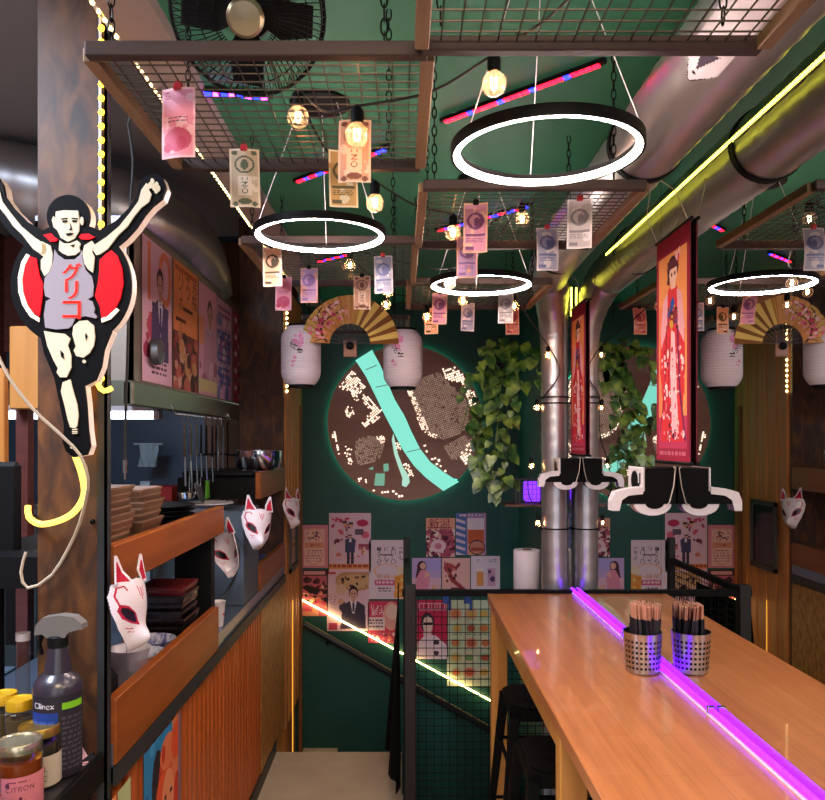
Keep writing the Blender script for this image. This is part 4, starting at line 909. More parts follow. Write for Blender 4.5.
def leaf_fn(nt, b, tc):
    n, L = nt.nodes, nt.links; nz = n.new('ShaderNodeTexNoise'); nz.inputs['Scale'].default_value = 16; L.new(tc.outputs['Object'], nz.inputs['Vector'])
    r = n.new('ShaderNodeValToRGB'); r.color_ramp.elements[0].color = (*lin('#1c4a18'), 1); r.color_ramp.elements[1].color = (*lin('#7d9a3a'), 1); r.color_ramp.elements[0].position = .42; r.color_ramp.elements[1].position = .72
    L.new(nz.outputs['Fac'], r.inputs[0]); L.new(r.outputs[0], b.inputs['Base Color'])
put('foliage', lf, mat('pothos_leaf', rough=.35, fn=leaf_fn), t)
b0 = P(514, 479, 4.2); b1 = P(543, 503, 4.2)
t = thing('wire_basket', 'violet-lit wire basket on a small wall shelf', 'basket', tuple(P(528, 503, 4.2)))
w = MB()
for i in range(8):
    x = b0.x+(b1.x-b0.x)*i/7
    w.tube([(x, 4.14, b0.z), (x, 4.14, b1.z), (x, 4.28, b1.z), (x, 4.28, b0.z)], .0016, 4)
for i in range(6):
    z = b1.z+(b0.z-b1.z)*i/5; w.tube([(b0.x, 4.14, z), (b1.x, 4.14, z), (b1.x, 4.28, z), (b0.x, 4.28, z)], .0016, 4, closed=True)
put('wire_frame', w, WIRE, t)
put('lamp_insert', MB().bb((b0.x+.06, 4.17, b1.z+.01), (b1.x-.02, 4.26, b0.z-.015), bev=.006), NEON('violet_insert', '#7a2cff', 2.2), t)
tag(put('small_shelf', MB().bb((P(503, 503, 4.2).x, 4.12, b1.z-.014), (XM, 4.30, b1.z-.002)), wood('small_shelf_wood', '#6a4430', '#4a2c1e')), 'small dark wall shelf under the violet wire basket', 'shelf')
t = thing('paper_roll', 'white paper roll standing just beyond the far end of the bar table', 'paper roll', (P(527, 592, 4.3).x, 4.3, .945))
q = t.location; put('roll', MB().lathe([(.026, .9455), (.074, .9455), (.076, .948), (.076, 1.182), (.074, 1.185), (.026, 1.185), (.026, .9455)], (q.x, 4.3, 0), 32, cap=False), mat('tissue_paper', '#e6d8e0', .85), t)
put('core', MB().tube([(q.x, 4.3, .9455), (q.x, 4.3, 1.19)], .025, 16), mat('card_core', '#7a5c48', .8), t)
tag(put('roll_shelf', MB().bb((.58, 4.2, .925), (XM, 4.40, .945)), BLKP), 'black wall shelf carrying the white paper roll', 'shelf')
tag(put('wall_vent', MB().bb((P(500, 500, YB).x, YB-.012, P(500, 540, YB).z), (P(523, 500, YB).x, YB-.004, P(500, 500, YB).z)), mat('green_vent', '#15524a', .5)), 'small green vent plate on the back wall beside the duct', 'vent')

# ------------------------------------------------------------------ chopsticks in steel cups on the bar table
cpx, cpy = .772, 2.44
t = thing('steel_cup', 'perforated steel cup holding wrapped chopsticks on the bar table', 'cup', (cpx, cpy, 1.06))
put('cup_wall', MB().lathe([(.0, 1.0605), (.048, 1.0605), (.052, 1.064), (.0605, 1.188), (.062, 1.191), (.0595, 1.191), (.051, 1.068), (.0, 1.068)], (cpx, cpy, 0), 40), STEEL, t)
ho = MB()
for r_ in range(6):
    z = 1.082+r_*.0165; R = .052+(z-1.064)/.124*.0085+.0004
    for k in range(26):
        a = 2*PI*k/26
        if k % 13 in (0,): continue
        ex, ey = Vector((-math.sin(a), math.cos(a), 0)), Vector((0, 0, 1)); o = Vector((cpx+R*math.cos(a), cpy+R*math.sin(a), z)); e_ = .0038
        ho.add([o-ex*e_-ey*e_, o+ex*e_-ey*e_, o+ex*e_+ey*e_, o-ex*e_+ey*e_], [(0, 1, 2, 3)])
put('perforation', ho, mat('hole_shadow', '#0c0b0d', .9), t)
CSW = wood('chopstick_wood', '#c98f78', '#b07a60', (60, 60, 6))
def chop(x, y, tx, ty, rz, first=[None]):
    if first[0] is None:
        c = thing('chopsticks', 'pair of wooden chopsticks in a black sleeve standing in the perforated steel cup', 'chopsticks', (x, y, 1.07), 'wrapped chopsticks in the steel cup')
        put('stick', MB().bb((-.0066, -.0032, .0), (-.0004, .0032, .208), bev=.001), CSW, c, local=True); put('stick', MB().bb((.0004, -.0032, .0), (.0066, .0032, .208), bev=.001), CSW, c, local=True)
        put('sleeve', MB().bb((-.0085, -.0045, .0), (.0085, .0045, .165)), mat('black_sleeve', '#16141c', .5), c, local=True); first[0] = c
    else: c = dup(first[0], (x, y, 1.07))
    c.rotation_euler = (tx, ty, rz); return c
k = 0
for rr0, n_ in ((0, 1), (.016, 7), (.031, 13), (.045, 18)):
    for i in range(n_):
        a = 2*PI*i/n_+rr0*30; x, y = cpx+rr0*.85*math.cos(a), cpy+rr0*.85*math.sin(a); ln = .055*rr0/.045
        chop(x, y, -ln*math.sin(a)*1.2+random.uniform(-.02, .02), ln*math.cos(a)*1.2, a+random.uniform(-.4, .4))
# ------------------------------------------------------------------ fox masks
def mask_canvas():
    w, h = .176, .246; c = Cv(w, h, .0013, '#e6dce6'); x = (c.U-.5)*w; z = (.5-c.V)*h; ax = np.abs(x)
    wd = np.interp(z, [-.123, -.112, -.09, -.06, -.02, .02, .05, .062], [.014, .026, .042, .060, .074, .080, .074, .060])
    face = (ax < wd) & (z < .052+.012*(1-(ax/.08)))
    ear = (z >= .03) & (z < .122) & (ax < np.interp(z, [.03, .122], [.078, .064])) & (ax > np.interp(z, [.03, .122], [.006, .054]))
    c.k = face | ear
    inner = (z > .056) & (z < .106) & (ax < np.interp(z, [.056, .106], [.070, .0615])) & (ax > np.interp(z, [.056, .106], [.028, .0565])); c.fill(inner, '#b8203c')
    for s in (-1, 1):
        U = lambda a, b: (.5+s*a/w, .5-b/h)
        c.poly([U(.014, -.052), U(.026, -.020), (U(.044, -.002)), U(.062, .002), U(.066, -.014), U(.056, -.034), U(.036, -.046)], '#b02040')
        c.poly([U(.022, -.044), U(.030, -.020), (U(.045, -.008)), U(.058, -.006), U(.060, -.016), U(.050, -.032), U(.036, -.041)], '#141016')
        c.line([U(.062, .0), U(.070, .022), U(.066, .042), U(.050, .046), U(.044, .036)], .022, '#b8203c')
        c.line([U(.030, -.060), U(.046, -.058)], .015, '#c83c58').line([U(.028, -.068), U(.040, -.067)], .012, '#c83c58')
        c.line([U(.006, .02), U(.012, .044)], .016, '#c83c58')
    c.line([(.5, .5-.012/h), (.5, .5-.04/h)], .018, '#c83c58').ell(.5, .5+.108/h, .03, .02, '#d890a8')
    return c
MC = mask_canvas()
def mask_fn(U, V):
    w, h = .176, .246; x = (U-.5)*w; z = (.5-V)*h; ax = np.abs(x)
    y = .062*np.clip(1-(ax/.084)**2, 0, 1)**.8*np.clip(1-((z+.02)/.115)**2, .0, 1)**.6+.036*np.exp(-((ax/.024)**2+((z+.088)/.030)**2))
    y = np.where(z > .05, np.maximum(y, .012+.015*(1-(z-.05)/.08)), y); return x, -y, z
def fox(loc, rz, label, tilt=0., first=[None]):
    if first[0] is None:
        o = sheet('fox_mask', MC, mask_fn, CERAM, local=True); tag(o, label, 'mask', 'white fox masks along the counter')
        k = o.modifiers.new('thickness', 'SOLIDIFY'); k.thickness = .003; first[0] = o
    else: o = first[0].copy(); COL.objects.link(o); o['label'] = label
    o.location = loc; o.rotation_euler = (0, tilt, rz); return o
fox(Vector((-.722, 1.955, 1.385)), math.radians(79), 'white fox mask hung against the rusty pillar above the bowls, largest', .10)
fox(P(220, 549, 3.135), math.radians(152), 'white fox mask seen almost edge-on at the end of the near shelf', .25)
tag(put('elastic_cord', MB().tube([(-.757, 3.135, 1.43), (-.752, 3.12, 1.47), (-.752, 3.109, 1.50)], .0025, 5), CABLE), 'black elastic cord holding the edge-on fox mask to the near shelf', 'cord')
fox(P(255, 522, 3.50), math.radians(42), 'white fox mask on the slate grey post, both ears in view', .12)
fox(P(289, 508, 4.62), math.radians(62), 'white fox mask at the cedar corner, furthest along the counter', .10)

# ------------------------------------------------------------------ on the counter: bowls, trays, cup
def lathe_obj(name, prof, loc, m, n=32): return put(name, MB().lathe(prof, (0, 0, 0), n), m, local=True), loc
def place(o, loc): o.location = loc; return o
WC = mat('white_porcelain', '#d8d4da', .3); BC = mat('blue_pattern_porcelain', '#c8ccd8', .3, var=('#7080a8', 60, 2, .15)); LAC = mat('black_lacquer', '#1a1214', .25, coat=.3); LACR = mat('red_lacquer_rim', '#6a1f22', .3)
bowl = [(.0, 0), (.026, 0), (.028, .006), (.048, .024), (.058, .052), (.060, .054), (.056, .052), (.044, .026), (.0, .012)]
bz = 1.031
q0 = P(129, 668, 2.22)
o = tag(put('white_bowl', MB().lathe(bowl, n=32), WC, local=True), 'white bowl in the stack behind the near edge board', 'bowl', 'stacked white bowls')
for i in range(5): place(o if i == 0 else dup(o, (0, 0, 0)), (-.80, 2.235, bz+i*.027))
o = tag(put('blue_bowl', MB().lathe([(r*1.2, z*1.1) for r, z in bowl], n=32), BC, local=True), 'grey-blue patterned bowl in the stack just beyond the white bowls', 'bowl', 'stacked grey-blue patterned bowls')
for i in range(3): place(o if i == 0 else dup(o, (0, 0, 0)), (-.82, 2.40, bz+i*.022))
o = tag(put('blue_bowl', MB().lathe([(r*1.35, z*1.1) for r, z in bowl], n=32), mat('blue_rim_porcelain', '#c4c6d4', .3, var=('#3c4688', (60, 60, 8), 2, .12)), local=True), 'wide dark blue patterned bowl in the stack before the lacquer boxes', 'bowl', 'stacked dark blue patterned bowls')
for i in range(3): place(o if i == 0 else dup(o, (0, 0, 0)), (-.845, 2.56, bz+i*.022))
def rbox(w, d, h):
    mb = MB(); t = .004
    o_ = lambda k, z: [(-w/2+k, -d/2+k, z), (w/2-k, -d/2+k, z), (w/2-k, d/2-k, z), (-w/2+k, d/2-k, z)]
    vs = o_(.008, 0)+o_(0, h*.75)+o_(0, h)+o_(t, h)+o_(t+.006, t)
    fs = [(3, 2, 1, 0)]+[(r*4+i, r*4+(i+1) % 4, r*4+4+(i+1) % 4, r*4+4+i) for r in range(4) for i in range(4)]+[(16, 17, 18, 19)]
    return mb.add(vs, fs)
o = tag(put('lacquer_box', rbox(.17, .20, .032), LAC, local=True), 'black lacquer box in the tall stack on the counter', 'box', 'stacked black lacquer boxes')
for i in range(8): place(o if i == 0 else dup(o, (0, 0, 0)), (-.855+.004*math.sin(i*2), 2.77+.004*math.cos(i*3), bz+i*.0275))
o = tag(put('lacquer_box', rbox(.17, .20, .030), LACR, local=True), 'red-rimmed lacquer box topping the tall stack', 'box'); place(o, (-.855, 2.77, bz+8*.0275))
sk = MB()
tag(put('black_jar', MB().lathe([(.0, 0), (.06, 0), (.065, .01), (.065, .13), (.05, .15), (.0, .15)], (-.835, 2.05, bz), 28), BLKP), 'round black jar next to the rusty pillar, left of the bowls', 'jar')
for i, (x, y) in enumerate(((-.945, 2.62), (-.975, 2.66), (-.96, 2.72), (-.985, 2.78))):
    o = tag(put('stirring_stick', MB().tube([(x, y, bz), (x+.005, y+.01, bz+.27-.015*i)], .007, 8), PINE), 'wooden stirring stick standing behind the lacquer boxes', 'utensil', 'wooden sticks behind the lacquer boxes')
t = thing('paper_cup', 'white paper cup on the zinc worktop past the lacquer boxes', 'cup', (-.77, 3.16, bz))
put('cup_body', MB().lathe([(.0, 0), (.026, 0), (.036, .10), (.038, .102), (.034, .10), (.024, .006), (.0, .006)], n=24), mat('white_paper_cup', '#e8e2e4', .6), t, local=True)
put('red_mark', MB().prism([(.02, -.034, ), (.03, -.03)], lambda x, y: Vector((x, y, .05)), lambda x, y: Vector((x, y, .058))) if False else MB().box((.031, -.012, .052), (.003, .014, .007)), mat('red_print', '#c02840', .6), t, local=True)
# upper shelf
zs = 1.506
WT = wood('tray_wood', '#8a6a52', '#6a4c38', (6, 6, 20))
o = tag(put('wooden_tray', rbox(.16, .20, .022), WT, local=True), 'wooden serving tray in the pile next to the rusty pillar', 'tray', 'wooden trays, pile by the pillar')
for i in range(9): place(o if i == 0 else dup(o, (0, 0, 0)), (-.845+.006*math.sin(i*5), 2.06+.006*math.cos(i*3), zs+i*.0185))
for i in range(8): dup(o, (-.845+.006*math.sin(i*4), 2.33+.008*math.cos(i*5), zs+i*.0185), 'wooden serving tray in the pile beside the black plates', group='wooden trays, pile by the plates')
o = tag(put('black_plate', MB().lathe([(.0, 0), (.09, 0), (.15, .014), (.153, .017), (.149, .018), (.09, .006), (.0, .006)], n=36), BLKP, local=True), 'wide black plate stacked on the near shelf', 'plate', 'black plates on the near shelf')
for i in range(4): place(o if i == 0 else dup(o, (0, 0, 0)), (-.90, 2.72+.004*i, zs+i*.016))
# far opening
def pan(x, y, z):
    t = thing('steel_pan', 'steel pan with a long handle above the far shelf', 'pan', (x, y, z))
    put('pan_body', MB().lathe([(.0, 0), (.115, 0), (.125, .012), (.127, .10), (.131, .103), (.123, .103), (.121, .014), (.0, .01)], (x, y, z), 40), CHROME, t)
    put('handle', MB().tube([(x-.12, y-.03, z+.075), (x-.2, y-.08, z+.085), (x-.31, y-.14, z+.08)], .010, 8, flat=.6), BLK, t); return t
pan(-.80, 4.25, 1.645)
tag(put('hot_plate', MB().bb((-1.15, 3.96, 1.612), (-.77, 4.45, 1.644), bev=.01), mat('dark_hob', '#20252c', .35, .5)), 'dark hot plate under the steel pan', 'stove')
tag(put('white_dish', MB().lathe([(.0, 0), (.08, 0), (.12, .012), (.118, .016), (.0, .006)], (-.93, 3.65, 1.49), 32), WC), 'white dish left of the far shelf board, over the slate grey post', 'dish')
for i, (x, y, h, r, cl, lb) in enumerate(((-.80, 4.05, .09, .03, '#6a3a8a', 'violet tub on the far counter behind the short board'), (-.82, 4.25, .07, .035, '#c8bcc4', 'pale tub on the far counter behind the short board'), (-.80, 4.45, .10, .03, '#4a5a9a', 'blue tub on the far counter behind the short board'), (-.82, 4.62, .07, .035, '#a89488', 'beige tub on the far counter behind the short board'))):
    tag(put('tub', MB().lathe([(.0, 0), (r, 0), (r*1.1, h), (r*1.15, h+.004), (.0, h+.004)], (x, y, 1.031), 20), mat('tub_'+cl[1:], cl, .5)), lb, 'tub')
o = tag(put('power_lead', MB().tube([q[:3] for q in smooth_path([(-.80, 3.50, 1.40), (-.74, 3.45, 1.30), (-.78, 3.5, 1.15), (-.85, 3.4, 1.05), (-.9, 3.3, 1.04)], .03)], .006, 6), CABLE), 'black lead drooping beside the slate grey post', 'cable')

# ------------------------------------------------------------------ kitchen: hood with posters, duct, lamps, utensils
XH = -1.03
h = thing('extractor_hood', 'long steel extractor hood with posters along its side', 'hood', (-1.4, 4.05, 1.95))
put('side_panel', MB().bb((XH-.02, 2.90, 1.99), (XH, 5.08, 2.64)).bb((-1.40, 2.90, 1.99), (-1.38, 5.08, 2.64)).bb((-1.40, 5.06, 1.99), (XH, 5.08, 2.64)).bb((-1.40, 2.90, 1.99), (XH, 2.92, 2.64)), mat('hood_beige_steel', '#9a8f84', .4, .5), h)
put('top_panel', MB().bb((-1.40, 2.90, 2.64), (XH, 5.08, 2.66)), DSTEEL, h)
put('rim', MB().bb((XH-.03, 2.88, 1.935), (XH+.012, 5.10, 2.03), bev=.006).bb((-1.41, 2.88, 1.935), (XH, 2.91, 2.03)), mat('greenish_steel_rim', '#8c9080', .3, .9), h)
put('inner_slope', MB().add([(XH-.03, 2.92, 2.0), (XH-.03, 5.06, 2.0), (-1.36, 5.06, 2.38), (-1.36, 2.92, 2.38)], [(0, 1, 2, 3)]), KWALL, h)
put('edge_light', MB().tube([(XH+.006, 5.085, 2.04), (XH+.006, 5.085, 2.62)], .008, 6), GREENW, h)
put('vent_knob', MB().lathe([(.0, .06), (.05, .045), (.055, .02), (.02, .0)], P(150, 352, dx(150, XH+.005)), 24, Matrix.Rotation(PI/2, 3, 'Y')), DSTEEL, h)
def hposter(px0, px1, zt, zb, label, draw):  # sheets coloured pinker and lighter in place of LED light
    y0, y1 = dx(px0, XH), dx(px1, XH); c = Cv(y1-y0, zt-zb, .0055, '#e8b8cc'); draw(c)
    return tag(sheet('poster', c, flat((XH+.004, y0, zt), (0, y1-y0, 0), (0, 0, zb-zt)), PAPER), label, 'poster', 'posters on the extractor hood')
def h1(c):
    c.rect(0, 0, 1, 1, '#f4c4dc').txt('10', .48, .22, .62, '#ee8a60', sx=1.2).blot(['#e87888', '#d85878', '#f0c8d0', '#c04868'], 40, (.05, .55, .95, .8), (.04, .09)).suit(.58, .27, .2, '#5c4a78', '#d8a098', '#3a2430').poly([(.3, .42), (.88, .42), (.82, .72), (.42, .72)], '#5c4a78').poly([(.5, .42), (.68, .42), (.6, .66)], '#eadcec').rect(.57, .44, .62, .62, '#3a3c78').rows(.3, .84, .8, .95, 3, '#6a4a6a')
def h2(c):
    c.rect(0, 0, 1, 1, '#f89a60').rect(0, .55, 1, 1, '#7a3a3a')
    for i, s in enumerate(('男梅', 'サワー', 'ハイボール')): c.col(s, .85-.28*i, .10, .2 if i == 0 else .15, '#6a2c20', 1.0)
    c.blot(['#a84848', '#d8a070', '#4a2430', '#c86a58', '#e0b0a0'], 50, (0, .58, 1, 1), (.05, .12)).rect(.05, .03, .95, .07, '#c85a30')
def h3(c):
    c.rect(0, 0, 1, 1, '#f4b4d0').rect(.0, .3, .3, .55, '#f0a080').suit(.6, .24, .24, '#d090b0', '#d09a98', '#4a2838').poly([(.3, .42), (.9, .42), (1, .85), (.2, .85)], '#d8a0bc').blot(['#e8c0d0', '#c0708c'], 16, (0, .7, 1, 1), (.05, .1)).rect(0, .86, 1, .97, '#e8d4a0')
def h4(c): c.rect(0, 0, 1, 1, '#e8b8dc').rect(0, 0, 1, .2, '#e4b4c4').blot(['#6a70b8', '#8a8cc8', '#b05c90', '#eed8e4'], 60, (.05, .2, .95, 1), (.05, .11)).rows(.1, .06, .9, .2, 2, '#8a5c90').rows(.1, .3, .9, .9, 8, '#5a5ca8', .4)
def h5(c):
    c.rect(0, 0, 1, 1, '#c03a5c')
    for r in range(10):
        for k in range(3): c.ell(.2+.3*k, .08+.095*r, .11, .03, ['#f0d0d0', '#7a2038'][(r+k) % 2])
hposter(141, 171, 2.622, 2.04, 'pink poster with a large 10 and a man in a tie, first along the hood', h1)
hposter(172.5, 197, 2.622, 2.04, 'orange poster with dark vertical lettering over food, on the hood', h2)
hposter(198, 216, 2.61, 2.04, 'pink poster of a man turned sideways, on the hood', h3)
hposter(216.5, 231, 2.60, 2.04, 'lilac and blue poster of small print on the hood', h4)
hposter(232.5, 244.5, 2.59, 2.04, 'deep red checked poster at the far end of the hood', h5)
v = thing('flue_pipe', 'wide steel flue pipe bending down behind the hood posters', 'duct', (-1.3, 4.2, 2.66))
fp = smooth_path([(-2.2, 3.75, 3.12, .2), (-1.7, 3.85, 3.05, .2), (-1.4, 4.0, 2.98, .2), (-1.24, 4.25, 2.9, .2), (-1.2, 4.4, 2.75, .2), (-1.2, 4.45, 2.665, .2)], .03)
put('pipe', MB().tube([q[:3] for q in fp], [.2+(.003 if i % 3 == 0 else 0) for i in range(len(fp))], 36), DUCT, v)
fl = thing('fluorescent_lamp', 'fluorescent lamp fitting under the extractor hood', 'lamp', (-1.72, 3.98, 1.95))
put('housing', MB().bb((-2.12, 3.93, 1.955), (-1.27, 4.03, 1.985)), WHITE, fl); put('tube', MB().tube([(-2.10, 3.97, 1.935), (-1.29, 3.97, 1.935)], .02, 10), FLUO, fl)
put('cap', MB().bb((-2.13, 3.94, 1.915), (-2.10, 4.0, 1.955)).bb((-1.29, 3.94, 1.915), (-1.26, 4.0, 1.955)), WHITE, fl)
# utensils on hooks along the hood rim
ut = thing('hook_rail', 'steel rail with hooks under the hood rim', 'rail', (-.99, 3.7, 1.9))
put('rail_bar', MB().tube([(-1.0, 3.35, 1.92), (-1.0, 4.45, 1.92)], .006, 8).tube([(-1.0, 3.36, 1.92), (-1.02, 3.36, 1.96)], .004, 6).tube([(-1.0, 4.44, 1.92), (-1.02, 4.44, 1.96)], .004, 6), CHROME, ut)
UY = [3.42, 3.52, 3.62, 3.70, 3.80, 3.92, 4.04, 4.16]
for y in UY: put('hook', MB().tube([(-1.0, y, 1.928), (-.988, y, 1.92), (-.99, y, 1.89), (-.982, y, 1.872), (-.972, y, 1.88)], .0022, 5), CHROME, ut)
def utensil(kind, y, L, label, mh):
    x, zt = -.978, 1.878; t = thing(kind, label, 'utensil', (x, y, zt-L), 'utensils hanging under the hood')
    put('handle', MB().tube([(x, y, zt), (x, y, zt-L*.42)], [.006, .011], 8, flat=.6), mh, t)
    put('shaft', MB().tube([(x, y, zt-L*.42), (x+.004, y, zt-L*.78)], .005, 6), CHROME, t)
    if kind == 'ladle': put('bowl', MB().lathe([(.0, -.035), (.03, -.025), (.042, 0), (.040, 0), (.028, -.022), (.0, -.031)], (x+.01, y, zt-L*.86), 20), CHROME, t)
    elif kind == 'skimmer': put('disc', MB().lathe([(.0, -.004), (.05, .0), (.052, .004), (.0, .0)], (x+.012, y, zt-L*.9), 24, Matrix.Rotation(1.2, 3, 'Y')), DSTEEL, t)
    elif kind == 'tongs': put('jaw', MB().tube([(x, y-.008, zt-L*.5), (x, y-.024, zt-L*.85), (x, y-.012, zt-L)], [.006, .007, .010], 6, flat=.5).tube([(x, y+.008, zt-L*.5), (x, y+.024, zt-L*.85), (x, y+.012, zt-L)], [.006, .007, .010], 6, flat=.5), CHROME, t)
    else: put('blade', MB().prism([(-.03, 0), (.03, 0), (.036, -.09), (-.036, -.09)], lambda a, b: Vector((x+.004, y+a, zt-L*.76+b)), lambda a, b: Vector((x+.007, y+a, zt-L*.76+b))), mh if kind == 'spatula' and mh is not CHROME else CHROME, t)
    return t
GRNP = mat('lime_plastic', '#6cc23a', .4)
utensil('ladle', UY[0], .36, 'steel ladle hanging first on the hood rail, over the black plates', CHROME); utensil('tongs', UY[1], .34, 'steel tongs second on the hood rail', CHROME); utensil('skimmer', UY[2], .36, 'steel skimmer third on the hood rail', CHROME)
utensil('turner', UY[3], .33, 'black-handled steel turner before the lime green spatula', BLKP); u5 = utensil('spatula', UY[4], .36, 'black-handled spatula with a lime green blade', BLKP)
for k_ in kids(u5):
    if k_.name.startswith('blade'): k_.data.materials[0] = GRNP; k_['label'] = 'lime green blade'
utensil('spatula', UY[5], .38, 'all-black spatula past the lime green one', BLKP); utensil('ladle', UY[6], .42, 'long steel ladle second from the far end of the hood rail', CHROME); utensil('skimmer', UY[7], .46, 'long steel skimmer at the far end of the hood rail', CHROME)
cl = MB(); n = 10; tp = P(148, 444, 5.3)
cl.add([(tp.x+.13*(i/n-.5)+.01*math.sin(i*2+k), 5.3+.02*math.sin(i*2.2), tp.z-.16*k/4) for k in range(5) for i in range(n+1)], [(k*(n+1)+i, k*(n+1)+i+1, (k+1)*(n+1)+i+1, (k+1)*(n+1)+i) for k in range(4) for i in range(n)], True)
cl.tube([(tp.x-.1, 5.3, tp.z), (tp.x+.1, 5.3, tp.z)], .006, 6).tube([(tp.x, 5.3, tp.z), (tp.x, YB, tp.z)], .005, 6)
tag(put('tea_towel', cl, mat('pale_blue_cloth', '#a8bcc4', .9)), 'pale blue towel hanging in the kitchen behind the wooden trays', 'towel')
bk = thing('back_counter', 'dark steel back counter with fridge doors along the kitchen wall', 'counter', (-1.9, 5.25, 0))
put('carcass', MB().bb((-2.88, 4.98, 0), (-.86, 5.52, 1.32)), mat('dark_green_steel', '#3c4a4a', .4, .3), bk)
put('counter_top', MB().bb((-2.88, 4.95, 1.32), (-.86, 5.53, 1.36)), DSTEEL, bk)
for i in range(4): put('door', MB().bb((-2.86+i*.49, 4.965, .12), (-2.39+i*.49, 4.98, 1.28), bev=.004), mat('fridge_door', '#4c5c62', .35, .3), bk)
tag(put('frosted_post', MB().bb((-1.62, 4.70, 0), (-1.56, 4.76, 1.55)), mat('pale_blue_steel', '#90a8bc', .35, .3)), 'pale blue upright in the kitchen behind the lacquer boxes', 'post')
tag(put('red_box', MB().bb((-1.72, 4.72+.3, 1.361), (-1.52, 4.9+.3, 1.50), bev=.004), mat('red_plastic', '#b02c30', .5)), 'small red box on the kitchen back counter', 'box')
rk = thing('batten_rack', 'dark rack with a wooden batten on the brown panelling behind the hood', 'rack', (P(264, 385, 5.4).x, 5.4, 1.9))
a, b = P(258, 340, 5.4), P(268, 432, 5.4)
put('batten', MB().bb((b.x-.005, 5.40, b.z), (b.x+.055, YB-.03, a.z+.02), bev=.005), wood('batten_wood', '#a05c34', '#7c4424', (30, 30, 2)), rk)
bars = MB()
for i in range(9): z = b.z+.05+(a.z-b.z-.1)*i/8; bars.bb((a.x-.03, 5.39, z), (b.x-.005, 5.43, z+.03))
put('black_bar', bars, BLKP, rk)
ni = thing('wall_niche', 'dark framed window opening in the cedar lining', 'niche', (XL+.01, 5.12, .98))
nf = put('frame', MB().bb((XL+.006, 4.92, .94), (XL+.02, 4.95, 1.40)).bb((XL+.006, 5.25, .94), (XL+.02, 5.28, 1.40)).bb((XL+.006, 4.92, 1.37), (XL+.02, 5.28, 1.40)).bb((XL+.006, 4.92, .94), (XL+.02, 5.28, .97)), mat('niche_frame', '#4a4440', .5), ni)
put('dark_pane', MB().bb((XL+.006, 4.95, .97), (XL+.010, 5.25, 1.37)), mat('dark_pane', '#10181c', .15), nf)

# left of the pillar
pw = thing('pine_post', 'yellow pine post behind the rusty pillar, lit warm', 'post', P(22, 560, 2.6)); 
a, b = P(9, 326, 2.6), P(36, 409, 2.6); put('post_body', MB().bb((a.x, 2.6, b.z), (b.x+.02, 2.66, a.z), bev=.004), PINE, pw); put('dark_side', MB().bb((P(21, 0, 2.7).x, 2.661, 0), (P(33, 0, 2.7).x, 2.71, a.z-.01), bev=.002), wood('maroon_wood', '#5c2c26', '#441e1a'), pw)
a, b = P(-40, 368, 2.3), P(4, 470, 2.3); tag(put('pine_board', MB().bb((a.x, 2.3, b.z), (b.x, 2.33, a.z), bev=.003), PINE), 'yellow pine board at the very edge of the kitchen view', 'board')
t = thing('till_screen', 'black till screen standing beside the pillar', 'screen', P(-5, 560, 2.05)); a, b = P(-60, 462, 2.05), P(18, 562, 2.05)
put('screen_body', MB().bb((a.x, 2.05, b.z), (b.x, 2.08, a.z), bev=.012), BLKP, t); put('stand', MB().bb((a.x+.06, 2.07, 1.03), (a.x+.14, 2.12, b.z+.1), bev=.004), BLKP, t)
tag(put('side_table', MB().bb((-1.96, 1.95, .98), (-1.32, 2.6, 1.03), bev=.004).bb((-1.94, 1.97, .0), (-1.90, 2.01, .98)).bb((-1.38, 1.97, .0), (-1.34, 2.01, .98)).bb((-1.94, 2.54, .0), (-1.90, 2.58, .98)).bb((-1.38, 2.54, .0), (-1.34, 2.58, .98)), mat('pale_blue_top', '#7e94ac', .3, .5)), 'pale steel side table in the kitchen beside the pillar', 'table')
a, b = P(8, 548, 3.0), P(36, 562, 3.0); tag(put('black_crate', MB().bb((a.x-.06, 2.95, b.z), (b.x+.04, 3.2, a.z), bev=.004).bb((a.x, 2.98, 1.0), (a.x+.05, 3.03, b.z)), BLKP), 'flat black crate under the wire rack beside the pillar', 'crate')
a, b = P(10, 508, 3.0), P(34, 547, 3.0); w = MB()
for i in range(9): x = a.x-.04+(b.x-a.x+.06)*i/8; w.tube([(x, 2.98, b.z), (x, 2.98, a.z), (x, 3.16, a.z)], .002, 4)
for i in range(6): z = b.z+(a.z-b.z)*i/5; w.tube([(a.x-.04, 2.98, z), (b.x+.02, 2.98, z), (b.x+.02, 3.16, z)], .002, 4)
tag(put('wire_rack', w, WIRE), 'grey wire rack beside the pillar, under the pine post', 'rack')
t = thing('glass_tube_jar', 'tall clear glass jar with a pale lid behind the yellow-lidded jars', 'jar', (-1.0, 2.0, 1.03)); q = P(23, 640, 2.05)
put('glass', MB().lathe([(.0, 1.031), (.018, 1.031), (.018, q.z), (.0, q.z)], (q.x, 2.05, 0), 20), JARG, t); put('lid', MB().lathe([(.0, q.z), (.019, q.z), (.019, q.z+.02), (.0, q.z+.022)], (q.x, 2.05, 0), 20), WC, t)

